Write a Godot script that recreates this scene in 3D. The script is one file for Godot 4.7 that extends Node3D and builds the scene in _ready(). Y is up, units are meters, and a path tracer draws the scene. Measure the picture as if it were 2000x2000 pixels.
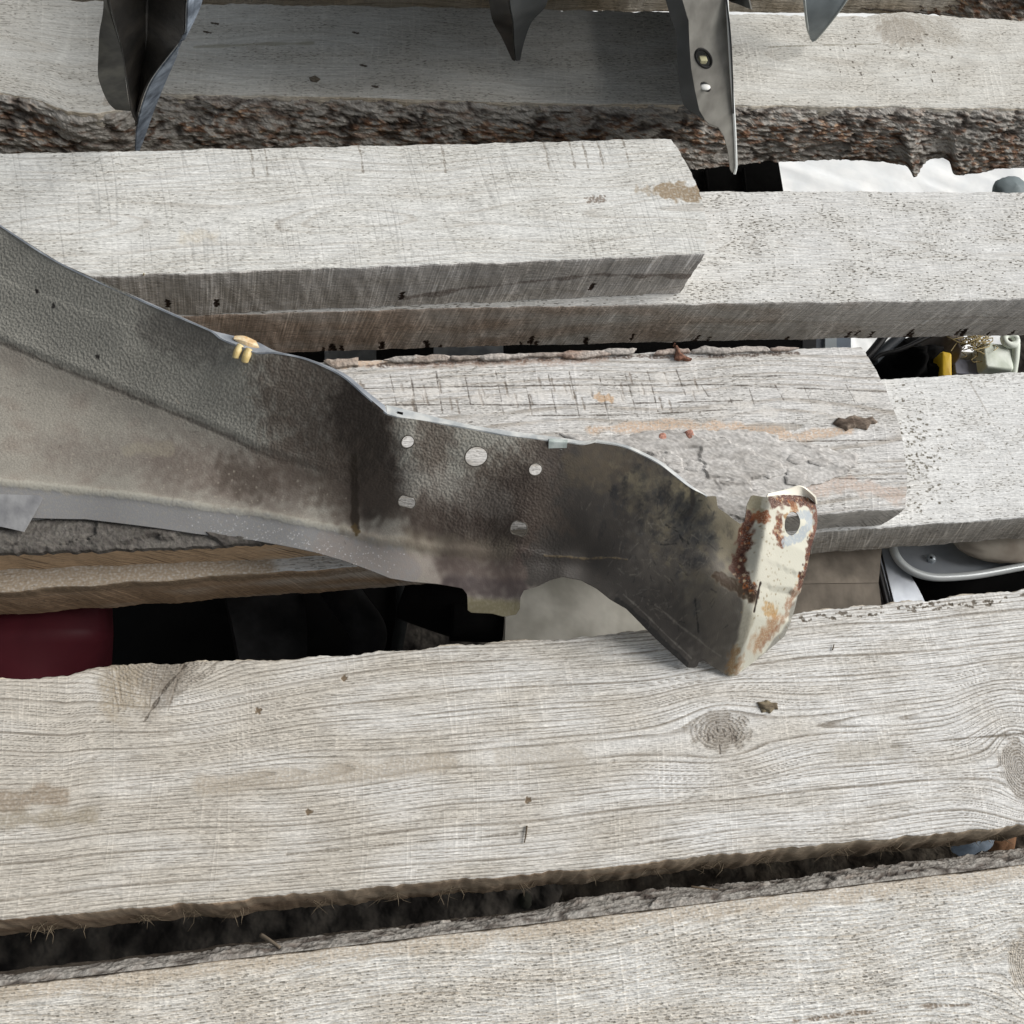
extends Node3D
# Rusty fender end lying on rough sawn planks. Shapes are in millimetres round a point on the plank tops below the camera; y is height above the plank tops.
const TABLE := 0.75

var eye: Camera3D
var taken := {}
var origin := {}
var plain_noise: FastNoiseLite
var rough_noise: FastNoiseLite
var cell_noise: FastNoiseLite
var cell_value: FastNoiseLite
var rng := RandomNumberGenerator.new()


func noise_of(kind: int, f: float, octaves := 1, back := -1) -> FastNoiseLite:
	var n := FastNoiseLite.new()
	n.seed = 11
	n.noise_type = kind
	n.frequency = f
	n.fractal_type = FastNoiseLite.FRACTAL_FBM if octaves > 1 else FastNoiseLite.FRACTAL_NONE
	n.fractal_octaves = octaves
	if back >= 0:
		n.cellular_return_type = back
		n.cellular_jitter = 1.0
	return n


# ---------------------------------------------------------------- computed surfaces
class Wood:
	# growth rings of a flat-sawn board, knots, fibre, saw marks and flecks
	var n: FastNoiseLite
	var fb: FastNoiseLite
	var base := Color(0.8, 0.785, 0.75)
	var line := Color(0.52, 0.48, 0.43)
	var warm := Color(0.74, 0.69, 0.61)
	var warm_share := 0.5
	var warm_bias := 0.0
	var warm_along := 0.0
	var spacing := 2.6
	var pith := 80.0
	var depth := 16.0
	var depth_var := 10.0
	var slope := 0.0
	var wander := 6.0
	var lines := 0.6
	var broken := 0.35
	var fibre := 0.07
	var fleck := 0.3
	var fleck_color := Color(0.3, 0.28, 0.25)
	var saw_light := 0.1
	var saw_dark := 0.0
	var saw_step := 14.0
	var slant := 0.0
	var kerf := 0.0
	var relief := 1.0
	var off := 0.0
	var knots: Array[Vector4] = []

	func eval(x: float, s: float) -> Color:
		var y := s - pith + slope * x + n.get_noise_2d(x * 0.006 + off, s * 0.012) * wander
		var inside := 0.0
		var rk := 0.0
		for k in knots:
			var dx := (x - k.x) / k.z
			var dy := (s - k.y) / k.w
			var q := dx * dx + dy * dy
			if q < 14.0:
				y += (s - k.y) * (q / (q + 0.7) - 1.0) * smoothstep(14.0, 3.0, q) * 1.6
				if q < 1.3:
					inside = smoothstep(1.35, 0.5, q + 0.5 * n.get_noise_2d(x * 0.12 + off, s * 0.12))
					rk = sqrt(q) * k.w
		var dep := depth + n.get_noise_2d(x * 0.004 + off + 31.0, 3.0) * depth_var
		var fine := n.get_noise_2d(x * 0.22 + off, s * 1.5)
		var fib := fb.get_noise_2d(x * 0.035 + off, s * 0.85)
		var fuzz := n.get_noise_2d(x * 0.7 + off, s * 1.6 + 30.0)
		var low := n.get_noise_2d(x * 0.012 + off, s * 0.04 + off)
		var r := sqrt(y * y + dep * dep) + fib * 0.14 + n.get_noise_2d(x * 0.018, s * 0.1 + off) * 0.3
		var t := r / spacing
		t += n.get_noise_2d(t * 0.35, off) * 0.7
		var f := t - floorf(t)
		var late := smoothstep(0.42, 0.86, f) * (1.0 - smoothstep(0.9, 1.0, f))
		late *= late
		late *= clampf(0.8 + n.get_noise_2d(x * 0.02 + off, floorf(t) * 3.7) * 0.55 + fine * broken, 0.0, 1.0)
		if inside > 0.0:
			var f2 := rk / 2.1 + fine * 0.25 + fib * 0.4
			f2 -= floorf(f2)
			late = lerpf(late, smoothstep(0.3, 0.8, f2) * (1.0 - smoothstep(0.85, 1.0, f2)), inside)
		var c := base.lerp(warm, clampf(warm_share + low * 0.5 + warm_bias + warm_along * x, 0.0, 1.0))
		c = c.lerp(line, late * lines * (0.85 + 0.3 * fine))
		if inside > 0.0:
			c = c.lerp(line, inside * (0.38 + 0.3 * fuzz))
		var k2 := 1.0 + fibre * (fib * 1.7 + fine * 0.9 + fuzz * 0.3)
		var saw := clampf(1.0 - absf(n.get_noise_2d((x + slant * s + s * s * 0.0006) / saw_step + off, s * 0.004)) * 5.5, 0.0, 1.0)
		saw *= clampf(0.5 + n.get_noise_2d(x * 0.03 + 70.0, s * 0.014 + off) * 0.9, 0.0, 1.0)
		var cut := 0.0
		if kerf > 0.0:
			cut = n.get_noise_2d((x + slant * s) * 0.55 + off, s * 0.012) + 0.6 * n.get_noise_2d((x + slant * s) * 1.3 + off, s * 0.02)
			k2 += kerf * cut
		k2 += saw * (saw_light - saw_dark)
		c = Color(c.r * k2, c.g * k2, c.b * k2)
		var fl := n.get_noise_2d(x * 0.16 + off + 9.0, s * 0.85) + low * 0.25 + fine * 0.25
		var dash := smoothstep(0.62, 0.8, fl) * fleck
		c = c.lerp(fleck_color, dash)
		var h := relief * (fib * 0.24 + fine * 0.17 + fuzz * 0.05 - late * 0.4 * lines - dash * 0.5 + cut * kerf * 0.6 - saw * 0.12 * signf(saw_dark - 0.001) + low * 0.2)
		return Color(c.r, c.g, c.b, h)


class Boards:
	# the wood of a plank's back side, top and front side, one after another
	var zones: Array[Wood] = []
	var ends := PackedFloat32Array()

	func eval(x: float, s: float) -> Color:
		if s < ends[0]:
			return zones[0].eval(x, s)
		if s < ends[1]:
			return zones[1].eval(x, s - ends[0])
		return zones[2].eval(x, s - ends[1])


class Coating:
	# sprayed stone-chip coating and dust on the inside of the fender
	var n: FastNoiseLite
	var fb: FastNoiseLite
	var crease := PackedVector2Array()
	var bead := PackedVector2Array()
	var right := 200.0

	func at(poly: PackedVector2Array, x: float) -> float:
		for i in range(1, poly.size()):
			if x < poly[i].x or i == poly.size() - 1:
				return lerpf(poly[i - 1].y, poly[i].y, (x - poly[i - 1].x) / (poly[i].x - poly[i - 1].x))
		return 0.0

	func eval(x: float, z: float) -> Color:
		var up := at(crease, x) - z
		var down := z - at(bead, x)
		var coat := smoothstep(-14.0, 4.0, up + 4.0 * n.get_noise_2d(x * 0.02, z * 0.05)) 
		coat = maxf(coat, 0.75 * smoothstep(60.0, 120.0, x) * smoothstep(right + 10.0, right - 50.0, x) * smoothstep(-2.0, -16.0, down))
		coat = maxf(coat, 0.35 * smoothstep(0.0, -20.0, down) * smoothstep(right, right - 80.0, x))
		coat *= smoothstep(right + 30.0, right - 30.0, x)
		var orange := n.get_noise_2d(x * 0.4 + 0.2 * z, z * 0.62 - 0.1 * x) + 0.6 * n.get_noise_2d(x * 0.9, z * 1.1 + 40.0)
		var fine := n.get_noise_2d(x * 1.7, z * 1.7)
		var blot := fb.get_noise_2d(x * 0.03, z * 0.05)
		var c := Color(0.58, 0.56, 0.52).lerp(Color(0.565, 0.555, 0.52), smoothstep(-4.0, 2.0, up))
		c = c.lerp(Color(0.46, 0.42, 0.385), clampf(blot * 0.8, 0.0, 1.0) * smoothstep(2.0, -6.0, up))
		var grit := n.get_noise_2d(x * 0.75 + 60.0, z * 0.75)
		var k := 1.0 + 0.08 * orange * coat + 0.09 * fine + 0.07 * blot + 0.05 * grit
		return Color(c.r * k, c.g * k, c.b * k, coat * orange * 0.27 + fine * 0.05)


class Stroke:
	# a stain, crack, scratch or dot along a line
	var pts := PackedVector2Array()
	var rad := 1.0
	var soft := 1.0
	var color := Color.BLACK
	var a := 1.0
	var wild := 0.0
	var nf := 0.1
	var gaps := 0.0
	var gf := 0.4
	var dh := 0.0
	var lo := Vector2.ZERO
	var hi := Vector2.ZERO


class Finish:
	# a colour texture and a relief texture, computed row by row on the worker threads
	var w := 0
	var h := 0
	var x0 := 0.0
	var y0 := 0.0
	var px := 0.5
	var source
	var n: FastNoiseLite
	var strokes: Array[Stroke] = []
	var rows := []
	var heights := []

	func stroke(pts: PackedVector2Array, rad: float, soft: float, color: Color, a := 1.0, wild := 0.0, nf := 0.1, gaps := 0.0, dh := 0.0, gf := 0.4) -> void:
		var k := Stroke.new()
		k.pts = pts
		k.rad = rad
		k.soft = maxf(soft, 0.01)
		k.color = color
		k.a = a
		k.wild = wild
		k.nf = nf
		k.gaps = gaps
		k.gf = gf
		k.dh = dh
		k.lo = pts[0]
		k.hi = pts[0]
		for p in pts:
			k.lo = k.lo.min(p)
			k.hi = k.hi.max(p)
		var r := Vector2.ONE * (rad + soft + wild)
		k.lo -= r
		k.hi += r
		strokes.append(k)

	func row(j: int) -> void:
		var y := y0 + (j + 0.5) * px
		var buf := PackedColorArray()
		buf.resize(w)
		for i in w:
			buf[i] = source.eval(x0 + (i + 0.5) * px, y)
		for k in strokes:
			if y < k.lo.y or y > k.hi.y:
				continue
			var last := mini(w, int((k.hi.x - x0) / px) + 1)
			for i in range(maxi(0, int((k.lo.x - x0) / px)), last):
				var p := Vector2(x0 + (i + 0.5) * px, y)
				var d := 1e9
				if k.pts.size() == 1:
					d = p.distance_to(k.pts[0])
				else:
					for m in k.pts.size() - 1:
						d = minf(d, p.distance_squared_to(Geometry2D.get_closest_point_to_segment(p, k.pts[m], k.pts[m + 1])))
					d = sqrt(d)
				if k.wild > 0.0:
					d += n.get_noise_2d(p.x * k.nf + k.lo.x, p.y * k.nf) * k.wild
				if d > k.rad + k.soft:
					continue
				var a := k.a * (1.0 - smoothstep(k.rad, k.rad + k.soft, d))
				if k.gaps > 0.0:
					a *= clampf(1.0 - k.gaps + k.gaps * 1.6 * (0.5 + n.get_noise_2d(p.x * k.gf, p.y * k.gf + k.lo.y)), 0.0, 1.0)
				var c := buf[i]
				buf[i] = Color(lerpf(c.r, k.color.r, a), lerpf(c.g, k.color.g, a), lerpf(c.b, k.color.b, a), c.a + k.dh * a)
		var bytes := PackedByteArray()
		bytes.resize(w * 3)
		var tall := PackedFloat32Array()
		tall.resize(w)
		for i in w:
			var c := buf[i]
			bytes[i * 3] = int(clampf(c.r, 0.0, 1.0) * 255.0)
			bytes[i * 3 + 1] = int(clampf(c.g, 0.0, 1.0) * 255.0)
			bytes[i * 3 + 2] = int(clampf(c.b, 0.0, 1.0) * 255.0)
			tall[i] = 0.5 + c.a * 0.25
		rows[j] = bytes
		heights[j] = tall

	func bake(m: StandardMaterial3D) -> void:
		rows.resize(h)
		heights.resize(h)
		var job := WorkerThreadPool.add_group_task(row, h)
		WorkerThreadPool.wait_for_group_task_completion(job)
		var all := PackedByteArray()
		var tall := PackedByteArray()
		for j in h:
			all.append_array(rows[j])
			tall.append_array((heights[j] as PackedFloat32Array).to_byte_array())
		m.albedo_texture = ImageTexture.create_from_image(Image.create_from_data(w, h, false, Image.FORMAT_RGB8, all))
		m.heightmap_enabled = true
		m.heightmap_scale = 0.4
		m.heightmap_texture = ImageTexture.create_from_image(Image.create_from_data(w, h, false, Image.FORMAT_RF, tall))
		m.texture_repeat = false


# ---------------------------------------------------------------- meshes
class Shape:
	var v := PackedVector3Array()
	var uv := PackedVector2Array()
	var col := PackedColorArray()
	var idx := PackedInt32Array()

	func add(p: Vector3, t := Vector2.ZERO) -> int:
		v.append(p)
		uv.append(t)
		return v.size() - 1

	func tri(a: int, b: int, c: int) -> void:
		idx.append(a)
		idx.append(b)
		idx.append(c)

	func quad(a: int, b: int, c: int, d: int) -> void:
		tri(a, b, c)
		tri(a, c, d)

	func grid(points: Array, close := false) -> void:
		# rows of points, joined into one smooth sheet
		var at := v.size()
		var m: int = points[0].size()
		for r in points.size():
			for i in m:
				add(points[r][i], Vector2(float(i) / maxf(1.0, m - 1), float(r) / maxf(1.0, points.size() - 1)))
		for r in points.size() - 1:
			for i in (m if close else m - 1):
				var k := (i + 1) % m
				quad(at + r * m + i, at + r * m + k, at + (r + 1) * m + k, at + (r + 1) * m + i)

	func normals() -> PackedVector3Array:
		var n := PackedVector3Array()
		n.resize(v.size())
		for k in range(0, idx.size(), 3):
			var a := v[idx[k]]
			var d := (v[idx[k + 2]] - a).cross(v[idx[k + 1]] - a)
			n[idx[k]] += d
			n[idx[k + 1]] += d
			n[idx[k + 2]] += d
		for k in n.size():
			n[k] = n[k].normalized()
		return n

	func mesh(base: Vector3, flat := false) -> ArrayMesh:
		if flat:
			var nv := PackedVector3Array()
			var nu := PackedVector2Array()
			var nc := PackedColorArray()
			for k in idx:
				nv.append(v[k])
				nu.append(uv[k])
				if col.size():
					nc.append(col[k])
			v = nv
			uv = nu
			col = nc
			idx = PackedInt32Array(range(v.size()))
		var arrays := []
		arrays.resize(Mesh.ARRAY_MAX)
		arrays[Mesh.ARRAY_NORMAL] = normals()
		var placed := PackedVector3Array()
		placed.resize(v.size())
		for k in v.size():
			placed[k] = (v[k] - base) * 0.001
		arrays[Mesh.ARRAY_VERTEX] = placed
		arrays[Mesh.ARRAY_TEX_UV] = uv
		if col.size():
			arrays[Mesh.ARRAY_COLOR] = col
		arrays[Mesh.ARRAY_INDEX] = idx
		var m := ArrayMesh.new()
		m.add_surface_from_arrays(Mesh.PRIMITIVE_TRIANGLES, arrays)
		return m


func named(called: String) -> String:
	var k: int = taken.get(called, -1) + 1
	taken[called] = k
	return called if k == 0 else "%s_%03d" % [called, k]


func tag(o: Node3D, label: String, category: String, group := "") -> Node3D:
	o.set_meta("label", label)
	o.set_meta("category", category)
	if group:
		o.set_meta("group", group)
	return o


func thing(called: String, base: Vector3, label: String, category: String, group := "") -> Node3D:
	var o := Node3D.new()
	o.name = named(called)
	add_child(o)
	o.position = Vector3(0, TABLE, 0) + base * 0.001
	origin[o] = base
	return tag(o, label, category, group)


func whole(called: String, s: Shape, m: Material, base: Vector3, flat := false) -> MeshInstance3D:
	# a thing, or a piece of the setting, that is one mesh
	var o := MeshInstance3D.new()
	o.name = named(called)
	o.mesh = s.mesh(base, flat)
	o.material_override = m
	add_child(o)
	o.position = Vector3(0, TABLE, 0) + base * 0.001
	origin[o] = base
	return o


func part(called: String, s: Shape, m: Material, parent: Node3D, flat := false) -> MeshInstance3D:
	var o := MeshInstance3D.new()
	o.name = called
	o.mesh = s.mesh(origin[parent], flat)
	o.material_override = m
	parent.add_child(o, true)
	origin[o] = origin[parent]
	return o


func mat(c: Color, rough := 0.8, spec := 0.4, metal := 0.0) -> StandardMaterial3D:
	var m := StandardMaterial3D.new()
	m.albedo_color = c
	m.roughness = rough
	m.metallic_specular = spec
	m.metallic = metal
	m.cull_mode = BaseMaterial3D.CULL_DISABLED
	return m


func worn(m: StandardMaterial3D, dark: Color, light: Color, scale: float, relief := 0.1, seed_ := 3) -> StandardMaterial3D:
	# mottled colour and fine relief on all sides
	var t := NoiseTexture2D.new()
	t.width = 256
	t.height = 256
	t.seamless = true
	t.noise = noise_of(FastNoiseLite.TYPE_SIMPLEX_SMOOTH, 0.02, 5)
	t.noise.seed = seed_
	t.color_ramp = Gradient.new()
	t.color_ramp.set_color(0, dark)
	t.color_ramp.set_color(1, light)
	t.color_ramp.set_offset(0, 0.25)
	t.color_ramp.set_offset(1, 0.75)
	m.albedo_color = Color.WHITE
	m.albedo_texture = t
	m.uv1_triplanar = true
	m.uv1_scale = Vector3.ONE * scale
	if relief > 0.0:
		var b := NoiseTexture2D.new()
		b.width = 256
		b.height = 256
		b.seamless = true
		b.noise = noise_of(FastNoiseLite.TYPE_SIMPLEX_SMOOTH, 0.03, 4)
		m.heightmap_enabled = true
		m.heightmap_scale = relief
		m.heightmap_texture = b
	return m


func tinted(rough := 0.9) -> StandardMaterial3D:
	# colours from the vertices, with fine relief
	var m := mat(Color.WHITE, rough, 0.2)
	m.vertex_color_use_as_albedo = true
	return m


func along(poly: PackedVector2Array, x: float) -> float:
	for i in range(1, poly.size()):
		if x < poly[i].x or i == poly.size() - 1:
			return lerpf(poly[i - 1].y, poly[i].y, (x - poly[i - 1].x) / (poly[i].x - poly[i - 1].x))
	return 0.0


func resample(p: PackedVector3Array, count: int) -> PackedVector3Array:
	# smooth curve through the points
	var c := Curve3D.new()
	for i in p.size():
		var t := Vector3.ZERO
		if i > 0 and i < p.size() - 1:
			t = (p[i + 1] - p[i - 1]) / 6.0
			t = t.limit_length(minf(p[i].distance_to(p[i + 1]), p[i].distance_to(p[i - 1])) * 0.4)
		c.add_point(p[i], -t, t)
	c.bake_interval = maxf(0.4, c.get_baked_length() / 400.0)
	var out := PackedVector3Array()
	for i in count:
		out.append(c.sample_baked(c.get_baked_length() * i / (count - 1.0), true))
	return out


func ruled(lines: Array, count: int, across: int, thick: float, rough := 0.0) -> Shape:
	# a sheet of that thickness through two or more lines
	var rows := []
	var first := []
	for l in lines:
		first.append(resample(l, count))
	for k in first.size() - 1:
		for j in range(0 if k == 0 else 1, across + 1):
			var r := PackedVector3Array()
			for i in count:
				var p: Vector3 = first[k][i].lerp(first[k + 1][i], float(j) / across)
				if rough > 0.0:
					p.y += rough * rough_noise.get_noise_2d(p.x * 0.05, p.z * 0.05)
				r.append(p)
			rows.append(r)
	return thicken(rows, thick)


func thicken(rows: Array, thick: float) -> Shape:
	var flat_shape := Shape.new()
	flat_shape.grid(rows)
	var n := flat_shape.normals()
	var m: int = rows[0].size()
	var back := []
	for r in rows.size():
		var line := PackedVector3Array()
		for i in m:
			line.append(rows[r][i] - n[r * m + i] * thick)
		back.append(line)
	var s := Shape.new()
	s.grid(rows)
	back.reverse()
	s.grid(back)
	back.reverse()
	s.grid([back[0], rows[0]])
	s.grid([rows[-1], back[-1]])
	var a := []
	var b := []
	for r in rows.size():
		a.append(PackedVector3Array([rows[r][0], back[r][0]]))
		b.append(PackedVector3Array([back[r][m - 1], rows[r][m - 1]]))
	s.grid(a)
	s.grid(b)
	return s


func tube(path: PackedVector3Array, radius: float, count := 40, sides := 10, tip := 1.0) -> Shape:
	var p := resample(path, count)
	var rows := []
	var side := Vector3.UP
	for i in count:
		var t := (p[mini(i + 1, count - 1)] - p[maxi(i - 1, 0)]).normalized()
		side = (side - t * side.dot(t)).normalized() if absf(side.dot(t)) < 0.98 else t.cross(Vector3.RIGHT).normalized()
		var other := t.cross(side)
		var r := PackedVector3Array()
		var now := radius * lerpf(1.0, tip, i / (count - 1.0))
		for k in sides:
			r.append(p[i] + (side * cos(TAU * k / sides) + other * sin(TAU * k / sides)) * now)
		rows.append(r)
	var s := Shape.new()
	for e in [0, count - 1]:
		var cap := PackedVector3Array()
		cap.resize(sides)
		cap.fill(p[e])
		if e == 0:
			rows.push_front(cap)
		else:
			rows.append(cap)
	s.grid(rows, true)
	return s


func block(at: Vector3, size: Vector3, turn := 0.0, bevel := 2.0, tilt := 0.0) -> Shape:
	# a box with rounded upright and level edges
	var s := Shape.new()
	var b := Basis(Vector3.UP, turn) * Basis(Vector3.BACK, tilt)
	var h := size / 2.0
	var rows := []
	for l in [[-h.y, 0.0], [-h.y, 1.0], [-h.y + bevel * 0.3, 0.3], [-h.y + bevel, 0.0], [h.y - bevel, 0.0], [h.y - bevel * 0.3, 0.3], [h.y, 1.0], [h.y, 0.0]]:
		var r := PackedVector3Array()
		var first: bool = rows.is_empty() or rows.size() == 7
		for c in [Vector2(1, 1), Vector2(-1, 1), Vector2(-1, -1), Vector2(1, -1)]:
			for k in 4:
				var ang := TAU * (k / 12.0) + (0.0 if c == Vector2(1, 1) else PI / 2 if c == Vector2(-1, 1) else PI if c == Vector2(-1, -1) else 1.5 * PI)
				var corner: Vector2 = Vector2((h.x - bevel) * c.x, (h.z - bevel) * c.y) + Vector2(cos(ang), sin(ang)) * (bevel * (1.0 - l[1] * 0.7))
				if first:
					corner = Vector2.ZERO
				r.append(at + b * Vector3(corner.x, l[0], corner.y))
		rows.append(r)
	s.grid(rows, true)
	return s


func lump(at: Vector3, size: Vector3, seed_: float, rough := 0.3, turn := 0.0, rings := 10) -> Shape:
	var s := Shape.new()
	var rows := []
	for j in rings + 1:
		var r := PackedVector3Array()
		var th := PI * j / rings
		for i in rings * 2:
			var d := Vector3(sin(th) * cos(TAU * i / (rings * 2.0)), cos(th), sin(th) * sin(TAU * i / (rings * 2.0)))
			var k := 1.0 + rough * rough_noise.get_noise_3d(d.x * 1.3 + seed_, d.y * 1.3, d.z * 1.3 + seed_)
			r.append(at + Basis(Vector3.UP, turn) * (d * size * k))
		rows.append(r)
	s.grid(rows, true)
	return s


# ---------------------------------------------------------------- sheets with any outline and holes
class Field:
	func h(_x: float, _z: float) -> float:
		return 0.0


class FenderField extends Field:
	# the pressed shape of the fender: a smooth surface through measured points, a step along the coating's edge, a bent end flange
	var centres := PackedVector3Array([Vector3(-2.440, -4.481, -12.6984), Vector3(-2.025, -4.172, -4.0456), Vector3(-1.629, -3.871, 12.7145), Vector3(-1.107, -3.571, -2.2966), Vector3(-0.720, -3.364, 2.4453), Vector3(-0.463, -3.204, 65.7352), Vector3(-0.139, -3.144, -30.1733), Vector3(0.063, -3.033, -16.4270), Vector3(0.196, -2.903, -8.7047), Vector3(0.338, -2.765, 104.6141), Vector3(0.652, -2.705, -24.7062), Vector3(0.887, -2.660, 10.8960), Vector3(1.124, -2.612, -6.5710), Vector3(1.354, -2.577, -3.7322), Vector3(1.490, -2.560, 7.1930), Vector3(1.670, -2.560, -6.8107), Vector3(1.788, -2.544, -16.3262), Vector3(1.997, -2.462, -23.1479), Vector3(2.201, -2.318, 38.0139), Vector3(2.412, -2.177, 187.6311), Vector3(2.497, -2.118, -108.6875), Vector3(2.618, -2.030, 26.1355), Vector3(2.661, -2.009, 931.7872), Vector3(2.730, -2.141, -174.3613), Vector3(-2.470, -4.094, 26.8530), Vector3(-2.064, -3.871, 4.2802), Vector3(-1.273, -3.374, 51.4289), Vector3(-0.482, -2.988, 9.9978), Vector3(-0.005, -2.750, 68.6195), Vector3(-2.512, -3.789, -23.1766), Vector3(-2.103, -3.574, -14.5057), Vector3(-1.708, -3.372, -15.1566), Vector3(-1.315, -3.193, -53.8465), Vector3(-0.915, -3.001, -38.4889), Vector3(-0.651, -2.865, -44.6744), Vector3(-0.247, -2.671, -55.8315), Vector3(0.111, -2.511, -128.2461), Vector3(-2.519, -3.228, 9.3677), Vector3(-2.117, -3.143, 1.1228), Vector3(-0.931, -2.702, 13.3619), Vector3(0.101, -2.331, 2.6828), Vector3(-2.516, -2.732, 1.0314), Vector3(-2.117, -2.669, 17.4219), Vector3(-1.339, -2.538, 21.8922), Vector3(-0.940, -2.448, 48.5525), Vector3(-0.268, -2.302, 52.7944), Vector3(0.140, -2.199, -48.0670), Vector3(0.640, -2.056, -159.7600), Vector3(1.010, -2.004, -198.7488), Vector3(1.388, -1.958, -220.5359), Vector3(1.641, -1.930, -311.7581), Vector3(-2.523, -2.487, 5.2104), Vector3(-2.127, -2.464, -10.9059), Vector3(-1.611, -2.417, -6.7451), Vector3(-0.952, -2.286, -33.2217), Vector3(-0.550, -2.211, -5.3758), Vector3(-0.144, -2.097, 5.1162), Vector3(0.129, -2.005, 12.5594), Vector3(0.321, -1.896, 9.8026), Vector3(0.626, -1.836, 50.7154), Vector3(0.796, -1.803, 84.8931), Vector3(0.825, -1.744, 47.5291), Vector3(0.831, -1.663, -91.2645), Vector3(0.995, -1.639, 35.2071), Vector3(1.170, -1.634, -103.2615), Vector3(1.186, -1.719, 54.6390), Vector3(1.210, -1.755, 63.1880), Vector3(1.389, -1.804, 11.6583), Vector3(0.462, -2.618, -34.4107), Vector3(0.898, -2.518, -18.8862), Vector3(1.277, -2.414, 0.4436), Vector3(0.445, -2.306, 129.5789), Vector3(1.172, -2.104, 197.4579), Vector3(0.796, -2.315, -6.7753), Vector3(0.795, -2.154, 67.6195), Vector3(1.635, -2.307, -2.7455), Vector3(1.978, -2.195, 31.3931), Vector3(2.262, -2.120, -139.0689), Vector3(2.499, -1.941, 3.6116), Vector3(1.991, -1.966, -19.8903), Vector3(2.294, -1.838, -19.5976), Vector3(1.644, -2.053, 214.6015), Vector3(1.823, -1.833, 46.1553), Vector3(2.164, -1.641, 42.4453), Vector3(2.483, -1.682, 175.8520), Vector3(2.508, -1.478, 78.9944), Vector3(2.299, -1.429, -135.7268), Vector3(2.524, -1.284, -22.7907), Vector3(1.475, -1.817, 167.5629), Vector3(1.701, -1.728, 54.7018), Vector3(1.817, -1.644, -20.8007), Vector3(2.072, -1.448, -12.2146), Vector3(2.263, -1.284, 39.7763), Vector3(2.372, -1.197, 60.4889), Vector3(2.485, -1.233, -65.2798), Vector3(2.668, -1.122, -54.0527), Vector3(2.700, -1.983, -1089.3335), Vector3(2.641, -1.786, -269.0595), Vector3(2.873, -2.203, -66.7227), Vector3(2.859, -2.116, 112.0266), Vector3(2.807, -1.935, 281.7211), Vector3(2.767, -1.780, 144.6574), Vector3(2.742, -1.628, 2.3650), Vector3(2.743, -1.453, -7.9350), Vector3(2.734, -1.271, 54.9070), Vector3(2.723, -1.143, -116.9852), Vector3(2.713, -1.096, 101.0834)])
	var plane := Vector3(-33.6574, 14.9275, -52.3722)
	var ridge := PackedVector2Array([Vector2(287.3, -220.3), Vector2(285.9, -211.6), Vector2(280.7, -193.5), Vector2(276.7, -178.0), Vector2(274.2, -162.8), Vector2(274.3, -145.3), Vector2(273.4, -127.1), Vector2(272.3, -114.3), Vector2(271.3, -109.6)])
	var crease := PackedVector2Array()
	var bead := PackedVector2Array()
	var domes: Array[Vector4] = []

	func smooth(x: float, z: float) -> float:
		var p := Vector2(x, z) * 0.01
		var v := plane.x + plane.y * p.x + plane.z * p.y
		for c in centres:
			var q := (c.x - p.x) * (c.x - p.x) + (c.y - p.y) * (c.y - p.y)
			if q > 1e-9:
				v += c.z * 0.5 * q * log(q)
		return v

	func beside(poly: PackedVector2Array, p: Vector2) -> Vector4:
		# nearest point, distance (above the line positive), where along it
		var best := Vector4(0, 0, 1e9, 0)
		for i in poly.size() - 1:
			var q := Geometry2D.get_closest_point_to_segment(p, poly[i], poly[i + 1])
			var d := p.distance_to(q)
			if d < absf(best.z):
				best = Vector4(q.x, q.y, d if (poly[i + 1] - poly[i]).cross(p - poly[i]) < 0.0 else -d, q.x)
		return best

	func h(x: float, z: float) -> float:
		var p := Vector2(x, z)
		var r := beside(ridge, p)
		var v := 0.0
		if r.z > 0.0 and x > ridge[-1].x - 30.0:
			v = smooth(r.x, r.y) - 0.6 * (sqrt(r.z * r.z + 2.0) - 1.41)
		else:
			v = smooth(x, z)
		if x < 60.0:
			var c := beside(crease, p)
			if absf(c.z) < 30.0:
				v += 2.2 * smoothstep(-1.2, 1.2, c.z) * exp(-maxf(c.z, 0.0) / 22.0) * smoothstep(40.0, -40.0, x)
		if x < 190.0:
			var d := beside(bead, p)
			if absf(d.z) < 9.0:
				v += 1.5 * exp(-d.z * d.z / 6.0) * smoothstep(190.0, 150.0, x)
		for k in domes:
			v += k.w * exp(-((x - k.x) * (x - k.x) + (z - k.y) * (z - k.y)) / (k.z * k.z))
		v += 0.5 * sin(x * 0.031) * sin(z * 0.043 + x * 0.017)
		return v


class FlakeField extends Field:
	# a scab of bark: thick in the middle, thin at the ragged edge
	var n: FastNoiseLite
	var cells: FastNoiseLite
	var outline := PackedVector2Array()
	var base := 0.0
	var thick := 3.0
	var seed_ := 0.0
	var grain := 1.0

	func h(x: float, z: float) -> float:
		var d := 1e9
		var p := Vector2(x, z)
		for i in outline.size():
			d = minf(d, p.distance_to(Geometry2D.get_closest_point_to_segment(p, outline[i], outline[(i + 1) % outline.size()])))
		var k := sqrt(clampf(d / (thick * 1.4), 0.0, 1.0))
		var wx := x + 8.0 * n.get_noise_2d(x * 0.04 + seed_, z * 0.05)
		var wz := z + 6.0 * n.get_noise_2d(x * 0.03, z * 0.06 + seed_)
		return base + thick * (0.25 + 0.75 * k) * (0.8 + grain * (0.25 * n.get_noise_2d(x * 0.04 + seed_, z * 0.14) + 0.45 * cells.get_noise_2d(wx * 0.22 + seed_, wz * 0.6) + 0.05 * n.get_noise_2d(x * 0.2, z * 0.9)))


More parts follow.
